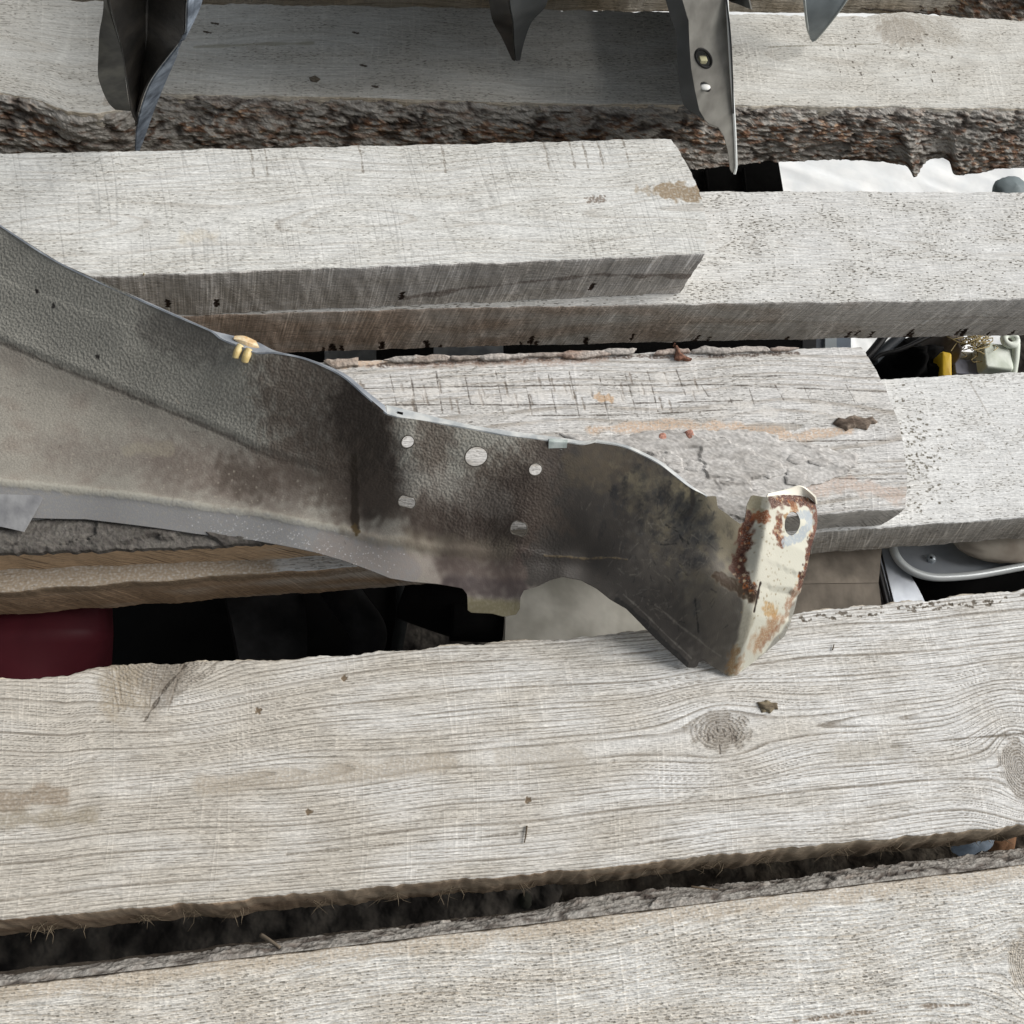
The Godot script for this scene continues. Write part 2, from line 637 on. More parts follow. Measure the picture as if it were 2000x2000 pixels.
func cut_sheet(outline: PackedVector2Array, holes: Array, f: Field, cell: float, thick: float, frame: Rect2) -> Shape:
	var lo := outline[0]
	var hi := outline[0]
	for p in outline:
		lo = lo.min(p)
		hi = hi.max(p)
	lo -= Vector2.ONE * cell
	var nx := int((hi.x - lo.x) / cell) + 3
	var nz := int((hi.y - lo.y) / cell) + 3
	var kept := PackedByteArray()
	kept.resize(nx * nz)
	for j in nz - 1:
		for i in nx - 1:
			var p := lo + Vector2(i + 0.5, j + 0.5) * cell
			var ok := Geometry2D.is_point_in_polygon(p, outline)
			for hole in holes:
				if ok and Geometry2D.is_point_in_polygon(p, hole):
					ok = false
			kept[j * nx + i] = 1 if ok else 0
	var edges := [outline] + holes
	var at := PackedInt32Array()
	at.resize(nx * nz)
	at.fill(-1)
	var s := Shape.new()
	for j in range(1, nz - 1):
		for i in range(1, nx - 1):
			var k := kept[j * nx + i] + kept[j * nx + i - 1] + kept[(j - 1) * nx + i] + kept[(j - 1) * nx + i - 1]
			if k == 0:
				continue
			var p := lo + Vector2(i, j) * cell
			if k < 4:
				var best := p
				var far := cell * 1.3
				for e in edges:
					for m in e.size():
						var q := Geometry2D.get_closest_point_to_segment(p, e[m], e[(m + 1) % e.size()])
						if p.distance_to(q) < far:
							far = p.distance_to(q)
							best = q
				p = best
			at[j * nx + i] = s.add(Vector3(p.x, f.h(p.x, p.y), p.y), (p - frame.position) / frame.size)
	var front := s.v.size()
	for j in nz - 1:
		for i in nx - 1:
			if kept[j * nx + i]:
				s.quad(at[j * nx + i], at[j * nx + i + 1], at[(j + 1) * nx + i + 1], at[(j + 1) * nx + i])
	for k in front:
		s.add(s.v[k] - Vector3(0, thick, 0), s.uv[k])
	for k in range(0, s.idx.size(), 3):
		s.tri(s.idx[k] + front, s.idx[k + 2] + front, s.idx[k + 1] + front)
	for j in nz - 1:
		for i in nx - 1:
			if not kept[j * nx + i]:
				continue
			var c := [at[j * nx + i], at[j * nx + i + 1], at[(j + 1) * nx + i + 1], at[(j + 1) * nx + i]]
			var near := [kept[(j - 1) * nx + i] if j else 0, kept[j * nx + i + 1], kept[(j + 1) * nx + i], kept[j * nx + i - 1] if i else 0]
			for k in 4:
				if not near[k]:
					var p: int = c[k]
					var q: int = c[(k + 1) % 4]
					var t := s.v.size()
					s.add(s.v[p], s.uv[p])
					s.add(s.v[q], s.uv[q])
					s.add(s.v[q + front], s.uv[q])
					s.add(s.v[p + front], s.uv[p])
					s.quad(t + 1, t, t + 3, t + 2)
	return s


# ---------------------------------------------------------------- planks
class Plank:
	var back := PackedVector2Array()
	var front := PackedVector2Array()
	var left := -300.0
	var right := Vector2(700, 700)      # where the right end meets the back and the front edge
	var top := 0.0
	var thick := 60.0
	var back_out := 0.0
	var front_out := 0.0
	var round_ := 1.6
	var edge_wild := 0.8
	var cup := 0.0
	var bulge := 0.0
	var clipped := 0.0
	var from := -260.0                  # what the texture covers
	var to := 640.0
	var mean := 120.0
	var seed_ := 0.0
	var skin := Finish.new()
	var wood := Boards.new()
	var material: StandardMaterial3D
	var node: MeshInstance3D

	func spot(p: Vector2) -> Vector2:
		# a point of the top, in the plank's own texture
		var zb := line(back, p.x)
		return Vector2(p.x, thick + (p.y - zb) / (line(front, p.x) - zb) * mean)

	func spots(points: PackedVector2Array) -> PackedVector2Array:
		var out := PackedVector2Array()
		for p in points:
			out.append(spot(p))
		return out

	func line(poly: PackedVector2Array, x: float) -> float:
		for i in range(1, poly.size()):
			if x < poly[i].x or i == poly.size() - 1:
				return lerpf(poly[i - 1].y, poly[i].y, (x - poly[i - 1].x) / (poly[i].x - poly[i - 1].x))
		return 0.0


func plank(label: String, top: float, thick: float, back: Array, front: Array, left: float, right: Vector2, from: float, to: float) -> Plank:
	var p := Plank.new()
	p.top = top
	p.thick = thick
	p.back = PackedVector2Array(back)
	p.front = PackedVector2Array(front)
	p.left = left
	p.right = right
	p.from = from
	p.to = to
	var sum := 0.0
	for i in 20:
		var x := lerpf(from, minf(to, right.x), i / 19.0)
		sum += p.line(p.front, x) - p.line(p.back, x)
	p.mean = sum / 20.0
	p.seed_ = taken.get("plank", 0) * 37.0 + 5.0
	for k in 3:
		var w := Wood.new()
		w.n = plain_noise
		w.fb = rough_noise
		w.off = p.seed_ * 3.1 + k * 17.0
		w.pith = p.mean * 0.5
		p.wood.zones.append(w)
	p.wood.ends = PackedFloat32Array([thick, thick + p.mean])
	p.material = mat(Color.WHITE, 0.93, 0.22)
	p.node = MeshInstance3D.new()
	p.node.name = named("plank")
	p.node.material_override = p.material
	tag(p.node, label, "plank", "rough sawn planks of the table top")
	add_child(p.node)
	var base := Vector3((left + right.x) / 2.0, top - thick, (p.line(p.back, 100.0) + p.line(p.front, 100.0)) / 2.0)
	p.node.position = Vector3(0, TABLE, 0) + base * 0.001
	origin[p.node] = base
	return p


func finish_plank(p: Plank) -> void:
	var total := p.thick * 2.0 + p.mean
	var sk := p.skin
	sk.px = 0.5
	sk.x0 = p.from
	sk.y0 = 0.0
	sk.w = mini(2048, int((p.to - p.from) / sk.px))
	sk.h = int(total / sk.px)
	sk.source = p.wood
	sk.n = plain_noise
	sk.bake(p.material)
	var cuts := PackedFloat32Array()
	for k in [0.0, p.thick, p.thick + p.mean, total]:
		for d in [-14.0, -9.0, -6.0, -3.5, -2.0, -1.0, 0.0, 1.0, 2.0, 3.5, 6.0, 9.0, 14.0]:
			if k + d >= 0.0 and k + d <= total:
				cuts.append(k + d)
	for k in range(1, int(total / 4.0)):
		cuts.append(k * 4.0)
	cuts.sort()
	var rows := PackedFloat32Array([0.0])
	for c in cuts:
		if c > rows[-1] + 0.7:
			rows.append(c)
	rows.append(total)
	var s := Shape.new()
	var lines := []
	var us := []
	var length := maxf(p.right.x, p.right.y) - p.left
	var count := int(length / 2.5)
	for r in rows.size() + 1:
		var d: float = rows[r] if r < rows.size() else 0.0
		var q := clampf((d - p.thick) / p.mean, 0.0, 1.0)
		var down := 0.0
		var out := 0.0
		if d < p.thick:
			down = p.thick - d
			out = -p.back_out * pow(down / p.thick, 0.8)
		elif d > p.thick + p.mean:
			down = d - p.thick - p.mean
			out = p.front_out * pow(down / p.thick, 0.8)
		var near_back := exp(-absf(d - p.thick) / p.round_)
		var near_front := exp(-absf(d - p.thick - p.mean) / p.round_)
		var line := PackedVector3Array()
		var u := PackedVector2Array()
		for i in count + 1:
			var end := lerpf(p.right.x, p.right.y, q) + p.bulge * sin(PI * q) - p.clipped * (smoothstep(0.8, 1.0, q) + down / p.thick)
			end += 0.9 * rough_noise.get_noise_2d(d * 0.2, p.seed_)
			var x := lerpf(p.left, end, i / float(count))
			var wob_b := p.edge_wild * (plain_noise.get_noise_2d(x * 0.03, p.seed_) + 0.5 * plain_noise.get_noise_2d(x * 0.16, p.seed_ + down * 0.1))
			var wob_f := p.edge_wild * (plain_noise.get_noise_2d(x * 0.03, p.seed_ + 50.0) + 0.5 * plain_noise.get_noise_2d(x * 0.16, p.seed_ + 90.0 + down * 0.03))
			var zb := along(p.back, x) + wob_b
			var zf := along(p.front, x) + wob_f
			var z := lerpf(zb, zf, q) + out + (near_back - near_front) * p.round_ * 0.35
			var y := p.top - down - (near_back + near_front) * p.round_ * 0.35 + p.cup * (q - 0.5) * (q - 0.5) * 4.0
			y += 0.35 * plain_noise.get_noise_2d(x * 0.02 + p.seed_, d * 0.04) + 0.12 * plain_noise.get_noise_2d(x * 0.1, d * 0.3 + p.seed_)
			z += 0.12 * plain_noise.get_noise_2d(x * 0.05 + 40.0, d * 0.1) if down > 0.0 else 0.0
			line.append(Vector3(x, y, z))
			var at_d := d
			if down == 0.0:
				at_d += (z - lerpf(along(p.back, x), along(p.front, x), q)) * p.mean / (along(p.front, x) - along(p.back, x))
			u.append(Vector2((x - p.from) / (p.to - p.from), clampf(at_d / total, 0.0, 1.0)))
		lines.append(line)
		us.append(u)
	s.grid(lines)
	var m := count + 1
	for r in lines.size():
		for i in m:
			s.uv[r * m + i] = us[r][i]
	for e in [0, count]:
		var ring := PackedInt32Array()
		var mid := Vector3.ZERO
		for r in lines.size() - 1:
			ring.append(s.add(lines[r][e], us[r][e]))
			mid += lines[r][e] / (lines.size() - 1.0)
		var hub := s.add(mid, us[lines.size() / 2][e])
		for r in ring.size():
			if e == 0:
				s.tri(hub, ring[r], ring[(r + 1) % ring.size()])
			else:
				s.tri(hub, ring[(r + 1) % ring.size()], ring[r])
	p.node.mesh = s.mesh(origin[p.node])


func bark_at(x: float, s: float, pale: float, dull: float) -> Color:
	# colour, and in the alpha the height of the rough bark there
	var r := rough_noise
	var wx := x + 9.0 * r.get_noise_2d(x * 0.03, s * 0.04)
	var ws := s + 7.0 * r.get_noise_2d(x * 0.035 + 90.0, s * 0.06)
	var plate := cell_noise.get_noise_2d(wx * 0.28, ws * 0.85)
	var level := cell_value.get_noise_2d(wx * 0.28, ws * 0.85)
	var crack := smoothstep(-0.72, -0.98, plate) * smoothstep(-0.25, 0.25, r.get_noise_2d(x * 0.03, s * 0.05 + 30.0))
	var mid := r.get_noise_2d(x * 0.06, s * 0.2)
	var fine := r.get_noise_2d(x * 0.4, s * 0.8)
	var tint := r.get_noise_2d(x * 0.06 + 70.0, s * 0.16) + 0.25 * level
	var c := Color(0.585, 0.57, 0.545).lerp(Color(0.43, 0.35, 0.3), smoothstep(0.08, 0.35, tint) * (1.0 - dull))
	c = c.lerp(Color(0.47, 0.36, 0.29), smoothstep(0.38, 0.6, tint) * (1.0 - dull))
	c = c.lerp(Color(0.68, 0.57, 0.47), smoothstep(0.28, 0.42, r.get_noise_2d(x * 0.11 + 33.0, s * 0.33) * (0.6 + 0.5 * level)) * (1.0 - dull))
	var bald := smoothstep(0.1, 0.4, r.get_noise_2d(x * 0.011 + 5.0, s * 0.02))
	c = c.lerp(Color(0.66, 0.645, 0.62), maxf(pale, bald * 0.55))
	c = c.lerp(Color(0.27, 0.24, 0.215), smoothstep(0.15, 0.5, -mid) * 0.4)
	c = c.lerp(Color(0.15, 0.12, 0.105), crack * 0.55)
	var k := 1.0 + 0.3 * fine
	c = Color(c.r * k, c.g * k, c.b * k).srgb_to_linear()
	c.a = (0.85 * mid + 0.6 * level - 0.5 * crack) * (1.0 - 0.6 * bald) + 0.2 * fine
	return c


func bark_band(top: PackedVector3Array, low: PackedVector3Array, bulge: float, amp: float, cell: float, pale := 0.3, thick := 8.0, dull := 0.0) -> Shape:
	# rough bark between an upper and a lower edge: plates, cracks and loose scales
	var len_ := top[0].distance_to(top[-1])
	var count := int(len_ / cell)
	var a := resample(top, count)
	var b := resample(low, count)
	var across := int(a[count / 2].distance_to(b[count / 2]) * 1.25 / cell)
	var rows := []
	var cols := PackedColorArray()
	for j in across + 1:
		var t := j / float(across)
		var r := PackedVector3Array()
		for i in count:
			var p := a[i].lerp(b[i], t)
			var out := (b[i] - a[i]).cross(Vector3.RIGHT).normalized()
			if out.z < 0.0 and low[0].z > top[0].z or out.z > 0.0 and low[0].z < top[0].z:
				out = -out
			var s := t * a[i].distance_to(b[i])
			var c := bark_at(p.x, s, clampf(pale * (2.6 * (1.0 - smoothstep(0.08, 0.26, t)) + 0.8 * plain_noise.get_noise_2d(p.x * 0.025, s * 0.05)), 0.0, 1.0), dull)
			var hgt := bulge * sin(PI * pow(t, 0.8)) + amp * sin(PI * clampf(t * 3.0, 0.0, 0.5)) * (0.5 + c.a + 0.7 * rough_noise.get_noise_2d(p.x * 0.02, s * 0.05))
			r.append(p + out * hgt)
			c.a = 1.0
			cols.append(c)
		rows.append(r)
	var back := PackedVector3Array()
	for i in count:
		back.append(rows[-1][i] + (a[i] - b[i]).normalized() * 3.0 - Vector3(0, 0, thick * (1.0 if low[0].z > top[0].z else -1.0)))
		cols.append(Color(0.02, 0.016, 0.013))
	rows.append(back)
	var sh := Shape.new()
	sh.grid(rows)
	sh.col = cols
	return sh


func flake(outline: PackedVector2Array, base: float, thick: float, tone: Color, other: Color, cell := 1.0, grain := 1.0) -> Shape:
	var f := FlakeField.new()
	f.n = rough_noise
	f.cells = cell_value
	f.outline = outline
	f.base = base
	f.thick = thick
	f.grain = grain
	f.seed_ = outline[0].x
	var ragged := PackedVector2Array()
	for i in outline.size():
		var a := outline[i]
		var b := outline[(i + 1) % outline.size()]
		var steps := maxi(1, int(a.distance_to(b) / 3.0))
		for k in steps:
			var p := a.lerp(b, k / float(steps))
			ragged.append(p + Vector2(plain_noise.get_noise_2d(p.x * 0.2, p.y * 0.2), plain_noise.get_noise_2d(p.x * 0.2 + 50.0, p.y * 0.2)) * minf(1.2, thick * 0.4))
	f.outline = ragged
	var s := cut_sheet(ragged, [], f, cell, thick + 0.6, Rect2(0, 0, 100, 100))
	s.col.resize(s.v.size())
	for k in s.v.size():
		var p := s.v[k]
		var wx := p.x + 8.0 * rough_noise.get_noise_2d(p.x * 0.04 + f.seed_, p.z * 0.05)
		var wz := p.z + 6.0 * rough_noise.get_noise_2d(p.x * 0.03, p.z * 0.06 + f.seed_)
		var v := cell_value.get_noise_2d(wx * 0.22 + f.seed_, wz * 0.6)
		var c := tone.lerp(other, clampf(0.35 + v * 0.25 + 0.6 * rough_noise.get_noise_2d(p.x * 0.04, p.z * 0.14), 0.0, 1.0))
		var gap := smoothstep(-0.93, -1.0, cell_noise.get_noise_2d(wx * 0.22 + f.seed_, wz * 0.6)) * smoothstep(-0.1, 0.25, rough_noise.get_noise_2d(p.x * 0.02 + 9.0, p.z * 0.04))
		c = c.lerp(Color(0.3, 0.28, 0.26), gap * 0.3)
		var g := 1.0 + 0.25 * rough_noise.get_noise_2d(p.x * 0.25, p.z * 1.1)
		s.col[k] = Color(c.r * g, c.g * g, c.b * g).srgb_to_linear()
	return s


func ellipse(c: Vector2, rx: float, rz: float, turn := 0.0, n := 28) -> PackedVector2Array:
	var out := PackedVector2Array()
	for k in n:
		out.append(c + Vector2(rx * cos(TAU * k / n), rz * sin(TAU * k / n)).rotated(turn))
	return out


func slot(c: Vector2, half: float, r: float, turn: float) -> PackedVector2Array:
	var out := PackedVector2Array()
	for k in 24:
		var a := TAU * (k + 0.5) / 24.0
		out.append(c + (Vector2(cos(a), sin(a)) * r + Vector2((half - r) * signf(cos(a)), 0)).rotated(turn))
	return out


func _ready() -> void:
	# camera, sky, sun, exposure
	eye = Camera3D.new()
	eye.name = "camera"
	eye.fov = 53.0157
	eye.near = 0.02
	eye.far = 60.0
	eye.transform = Transform3D(Basis(Vector3(0.984468, 0.139228, 0.106947), Vector3(0.054128, 0.338787, -0.939305), Vector3(-0.167010, 0.930505, 0.325989)), Vector3(0, TABLE + 0.7, 0))
	add_child(eye)
	var e := Environment.new()
	e.background_mode = Environment.BG_SKY
	e.tonemap_mode = Environment.TONE_MAPPER_LINEAR
	e.tonemap_exposure = 1.84
	e.sdfgi_enabled = true
	e.ssao_enabled = true
	e.ssil_enabled = true
	e.sky = Sky.new()
	var air := ProceduralSkyMaterial.new()
	air.sky_top_color = Color(0.625, 0.645, 0.67)
	air.sky_horizon_color = Color(0.66, 0.67, 0.68)
	air.ground_horizon_color = Color(0.45, 0.44, 0.42)
	air.ground_bottom_color = Color(0.3, 0.29, 0.27)
	air.sun_angle_max = 1.0
	e.sky.sky_material = air
	e.background_energy_multiplier = 0.42
	var around := WorldEnvironment.new()
	around.name = "world_environment"
	around.environment = e
	add_child(around)
	var sun := DirectionalLight3D.new()
	sun.name = "sun"
	sun.light_energy = 0.75
	sun.light_color = Color(1.0, 0.99, 0.98)
	sun.light_angular_distance = 40.0
	sun.shadow_enabled = true
	add_child(sun)
	sun.look_at_from_position(Vector3(0.8, 0.58, -0.14), Vector3.ZERO)

	plain_noise = noise_of(FastNoiseLite.TYPE_SIMPLEX_SMOOTH, 1.0)
	rough_noise = noise_of(FastNoiseLite.TYPE_SIMPLEX_SMOOTH, 1.0, 3)
	cell_noise = noise_of(FastNoiseLite.TYPE_CELLULAR, 0.085, 1, FastNoiseLite.RETURN_DISTANCE2_SUB)
	cell_value = noise_of(FastNoiseLite.TYPE_CELLULAR, 0.085, 1, FastNoiseLite.RETURN_CELL_VALUE)
	rng.seed = 5

	ground()
	planks()
	fender()
	parts_behind()
	below()
	litter()


func ground() -> void:
	var s := Shape.new()
	var rows := []
	for j in 70:
		var r := PackedVector3Array()
		for i in 70:
			var p := Vector2((i - 34.5) / 34.5, (j - 34.5) / 34.5)
			p = Vector2(signf(p.x) * pow(absf(p.x), 3.0), signf(p.y) * pow(absf(p.y), 3.0)) * 25000.0
			r.append(Vector3(p.x, -750.0 + 6.0 * rough_noise.get_noise_2d(p.x * 0.008, p.y * 0.008), p.y))
		rows.append(r)
	s.grid(rows)
	var o := whole("ground", s, worn(mat(Color.WHITE, 0.95, 0.2), Color(0.1, 0.092, 0.085), Color(0.25, 0.235, 0.215), 3.0, 0.8), Vector3(0, -750, 0))
	o.set_meta("kind", "structure")


func planks() -> void:
	var dark := Color(0.27, 0.25, 0.22)
	# the bark-edged plank at the back
	var a := plank("pale plank with thick bark along its front edge, under the standing car panels", 2.0, 52.0, [Vector2(-307.8, -714.2), Vector2(-87.4, -715.4), Vector2(176.9, -719.4), Vector2(383.6, -720.7), Vector2(516.7, -722.2), Vector2(555.4, -729.8), Vector2(591.4, -724.8), Vector2(683.5, -722.8), Vector2(854.3, -723.2)], [Vector2(-355.8, -621.6), Vector2(-300.8, -619.7), Vector2(-244.6, -618.7), Vector2(-213.8, -610.7), Vector2(-194.3, -600.9), Vector2(-171.1, -599.2), Vector2(-153.8, -604.0), Vector2(-128.3, -619.2), Vector2(35.6, -618.3), Vector2(165.5, -615.0), Vector2(651.4, -615.4), Vector2(815.3, -615.9)], -420.0, Vector2(880, 860), -270.0, 730.0)
	var w: Wood = a.wood.zones[1]
	w.base = Color(0.795, 0.79, 0.765)
	w.warm = Color(0.75, 0.738, 0.705)
	w.lines = 0.2
	w.spacing = 4.0
	w.fleck = 0.45
	w.saw_light = 0.05
	w.knots = [knot(a, Vector2(549.1, -704.7), 26, 16), knot(a, Vector2(-152.0, -615.2), 14, 9)]
	a.front_out = 8.0
	a.edge_wild = 1.5
	for k in 40:
		a.skin.stroke(a.spots(PackedVector2Array([Vector2(507.9, -685.2) + Vector2(rng.randf_range(-40, 90), rng.randf_range(-20, 40))])), rng.randf_range(0.3, 0.8), 0.6, dark, 0.7, 0.5, 0.5)
	a.skin.stroke(a.spots([Vector2(537.8, -722.9), Vector2(568.3, -717.7), Vector2(595.5, -700.0)]), 4.0, 18.0, Color(0.56, 0.53, 0.48), 0.4, 7.0, 0.1, 0.6)
	a.skin.stroke(a.spots([Vector2(410.9, -681.4), Vector2(461.9, -685.2), Vector2(524.4, -689.3)]), 0.3, 0.8, Color(0.5, 0.48, 0.43), 0.7, 0.6, 0.1, 0.4)
	for q in [Vector2(-81.4, -693.5), Vector2(-87.7, -684.1), Vector2(35.3, -687.3), Vector2(39.7, -652.2), Vector2(-1.4, -637.3), Vector2(48.3, -630.2)]:
		a.skin.stroke(a.spots(PackedVector2Array([q, q + Vector2(4, 1)])), 0.8, 0.5, Color(0.3, 0.27, 0.24), 0.9, 0.6, 0.4, 0.0, -0.4)
	a.skin.stroke(a.spots([Vector2(-96.1, -667.6), Vector2(-46.3, -672.2), Vector2(0.2, -674.6)]), 0.5, 2.0, Color(0.55, 0.53, 0.46), 0.5, 1.0, 0.05)
	finish_plank(a)
	var bark_mat := tinted(0.95)
	var fine := NoiseTexture2D.new()
	fine.width = 256
	fine.height = 256
	fine.seamless = true
	fine.noise = noise_of(FastNoiseLite.TYPE_SIMPLEX_SMOOTH, 0.05, 3)
	bark_mat.heightmap_enabled = true
	bark_mat.heightmap_texture = fine
	bark_mat.heightmap_scale = 0.07
	bark_mat.uv1_triplanar = true
	bark_mat.uv1_scale = Vector3.ONE * 18.0
	var band := bark_band([Vector3(-356.4, 1.0, -623.5), Vector3(-301.3, 1.0, -621.5), Vector3(-245.0, 1.0, -620.6), Vector3(-214.2, 1.0, -612.5), Vector3(-194.6, 1.0, -602.8), Vector3(-171.4, 1.0, -601.1), Vector3(-154.0, 1.0, -605.9), Vector3(-128.5, 1.0, -621.1), Vector3(35.7, 1.0, -620.2), Vector3(165.9, 1.0, -617.0), Vector3(398.5, 1.0, -617.2), Vector3(652.7, 1.0, -617.5), Vector3(816.9, 1.0, -618.0)], [Vector3(-372.9, -46.0, -586.9), Vector3(-257.7, -46.0, -589.3), Vector3(-52.7, -46.0, -591.0), Vector3(169.4, -46.0, -588.4), Vector3(325.9, -46.0, -583.8), Vector3(381.3, -46.0, -589.6), Vector3(443.0, -46.0, -594.4), Vector3(505.2, -46.0, -595.2), Vector3(550.2, -48.0, -591.7), Vector3(559.5, -52.0, -580.1), Vector3(567.3, -47.0, -588.0), Vector3(575.2, -44.0, -593.9), Vector3(595.6, -46.0, -595.6), Vector3(600.0, -50.0, -583.3), Vector3(613.2, -50.0, -582.1), Vector3(649.0, -48.0, -587.8), Vector3(677.0, -48.0, -589.1), Vector3(847.6, -48.0, -588.2)], 3.0, 3.8, 1.1)
	part("bark", band, bark_mat, a.node)

	# the next plank behind it, of which the bark shows at the top of the photograph
	var z := plank("plank at the very top right, only its bark in the picture", 2.0, 52.0, [Vector2(-387.0, -948.1), Vector2(974.9, -1055.1)], [Vector2(-368.9, -758.6), Vector2(183.4, -779.4), Vector2(881.0, -796.6)], -420.0, Vector2(900, 880), -270.0, 740.0)
	z.front_out = 10.0
	finish_plank(z)
	part("bark", bark_band([Vector3(-369.6, 1.0, -760.8), Vector3(183.8, 1.0, -781.7), Vector3(882.7, 1.0, -799.2)], [Vector3(-392.0, -46.0, -787.1), Vector3(46.0, -46.0, -797.6), Vector3(166.0, -46.0, -784.9), Vector3(267.4, -46.0, -792.7), Vector3(319.1, -46.0, -793.4), Vector3(396.7, -46.0, -784.7), Vector3(442.0, -46.0, -797.0), Vector3(506.6, -46.0, -791.5), Vector3(582.5, -46.0, -780.9), Vector3(638.3, -46.0, -776.2), Vector3(670.6, -46.0, -767.8), Vector3(726.4, -46.0, -758.8), Vector3(906.9, -46.0, -756.1)], 3.0, 5.0, 1.3), bark_mat, z.node)

	# plank B: long plank in the lower layer
	var b := plank("long pale plank lying under the short thick one, reaching the right edge", 0.0, 62.0, [Vector2(-294.8, -529.4), Vector2(306.7, -526.3), Vector2(625.5, -524.5), Vector2(783.4, -523.6)], [Vector2(-286.4, -414.9), Vector2(-105.3, -414.9), Vector2(144.2, -416.5), Vector2(592.3, -413.4), Vector2(743.1, -412.6)], -420.0, Vector2(900, 890), -160.0, 690.0)
	w = b.wood.zones[1]
	w.base = Color(0.82, 0.82, 0.81)
	w.warm = Color(0.785, 0.78, 0.76)
	w.lines = 0.22
	w.spacing = 2.2
	w.fleck = 0.8
	w.saw_light = 0.03
	w.fibre = 0.09
	w = b.wood.zones[2]
	w.base = Color(0.84, 0.83, 0.815)
	w.warm = Color(0.78, 0.71, 0.655)
	w.warm_along = -0.0022
	w.warm_bias = 0.35
	w.lines = 0.25
	w.saw_light = 0.26
	w.kerf = 0.1
	w.saw_step = 4.0
	w.slant = 0.2
	w.fleck = 0.35
	for q in [Vector2(2.5, -414.4), Vector2(79.2, -414.4), Vector2(215.0, -415.7), Vector2(567.9, -413.4)]:
		var t := b.spot(q)
		t.y = b.thick + b.mean + 52.0
		b.skin.stroke(PackedVector2Array([t, t + Vector2(2, 10)]), 1.4, 1.0, Color(0.16, 0.12, 0.1), 0.9, 1.2, 0.3, 0.0, -1.0)
	for k in 26:
		var t := Vector2(rng.randf_range(-40, 620), b.thick + b.mean + rng.randf_range(48, 62))
		b.skin.stroke(PackedVector2Array([t, t + Vector2(rng.randf_range(-1, 1), 9)]), rng.randf_range(0.4, 1.5), 0.8, Color(0.2, 0.15, 0.12), 0.85, 1.5, 0.3, 0.0, -0.8)
	finish_plank(b)

	# plank 2: short thick plank on top of B
	var c := plank("short thick pale plank, its sawn right end marked by a brown stain", 55.0, 54.5, [Vector2(-273.8, -516.3), Vector2(-223.2, -518.3), Vector2(148.8, -530.4), Vector2(278.4, -535.8)], [Vector2(-266.2, -413.7), Vector2(-149.1, -414.4), Vector2(137.0, -421.8), Vector2(285.8, -426.3)], -420.0, Vector2(Vector2(278.4, -535.8).x, Vector2(290.8, -426.3).x), -260.0, 300.0)
	w = c.wood.zones[1]
	w.base = Color(0.825, 0.825, 0.81)
	w.warm = Color(0.795, 0.79, 0.765)
	w.lines = 0.3
	w.spacing = 3.4
	w.pith = c.mean * 0.62
	w.depth = 24.0
	w.fleck = 0.4
	w.saw_dark = 0.1
	w.saw_light = 0.0
	w.saw_step = 9.0
	w.slant = -0.18
	w.fibre = 0.09
	w = c.wood.zones[2]
	w.base = Color(0.81, 0.8, 0.79)
	w.warm = Color(0.77, 0.75, 0.725)
	w.lines = 0.25
	w.saw_light = 0.36
	w.kerf = 0.12
	w.saw_step = 5.0
	w.slant = 0.12
	w.fleck = 0.3
	c.skin.stroke(c.spots([Vector2(265.7, -484.0), Vector2(284.4, -483.0), Vector2(307.5, -482.5)]), 6.0, 3.0, Color(0.56, 0.49, 0.4), 0.85, 4.0, 0.12, 0.35)
	c.skin.stroke(c.spots([Vector2(247.2, -485.0), Vector2(265.6, -483.1)]), 2.0, 3.0, Color(0.62, 0.56, 0.48), 0.55, 4.0, 0.15, 0.5)
	c.skin.stroke(c.spots([Vector2(203.1, -477.1), Vector2(213.2, -477.1)]), 2.2, 1.0, Color(0.45, 0.4, 0.36), 0.7, 2.2, 0.3, 0.5, -0.4)
	c.skin.stroke(c.spots([Vector2(-96.8, -446.2), Vector2(-79.2, -446.9)]), 1.0, 7.0, Color(0.77, 0.72, 0.63), 0.4, 3.0, 0.1, 0.4)
	for q in [Vector2(-49.7, -524.7), Vector2(-39.6, -524.8), Vector2(30.4, -527.2), Vector2(92.7, -528.1), Vector2(173.3, -531.1), Vector2(193.9, -531.7), Vector2(204.3, -532.3), Vector2(216.8, -532.4), Vector2(237.8, -533.5)]:
		c.skin.stroke(c.spots(PackedVector2Array([q, q + Vector2(1.5, 10), q + Vector2(2.0, 26)])), 0.2, 0.8, Color(0.45, 0.42, 0.38), 0.6, 0.8, 0.12, 0.6, -0.2)
	for q in [Vector2(-114.1, -414.1), Vector2(-79.6, -415.2), Vector2(57.3, -417.9), Vector2(207.3, -420.7)]:
		var t := c.spot(q)
		t.y = c.thick + c.mean + 36.0
		c.skin.stroke(PackedVector2Array([t, t + Vector2(-1, 7)]), 1.2, 0.8, Color(0.16, 0.12, 0.1), 0.9, 1.4, 0.3, 0.0, -1.0)
	var sw := c.thick + c.mean
	c.skin.stroke(PackedVector2Array([Vector2(60, sw + 44), Vector2(130, sw + 30), Vector2(200, sw + 22), Vector2(290, sw + 30)]), 0.8, 3.0, Color(0.36, 0.31, 0.28), 0.5, 3.0, 0.03, 0.4)
	for k in 5:
		c.skin.stroke(c.spots([Vector2(216.0, -426.0), Vector2(249.4, -433.7), Vector2(284.8, -449.0)]).slice(0, 3), 0.3, 0.9, Color(0.6, 0.58, 0.55), 0.0)
	c.edge_wild = 1.0
	c.bulge = 9.0
	c.clipped = 3.0
	finish_plank(c)

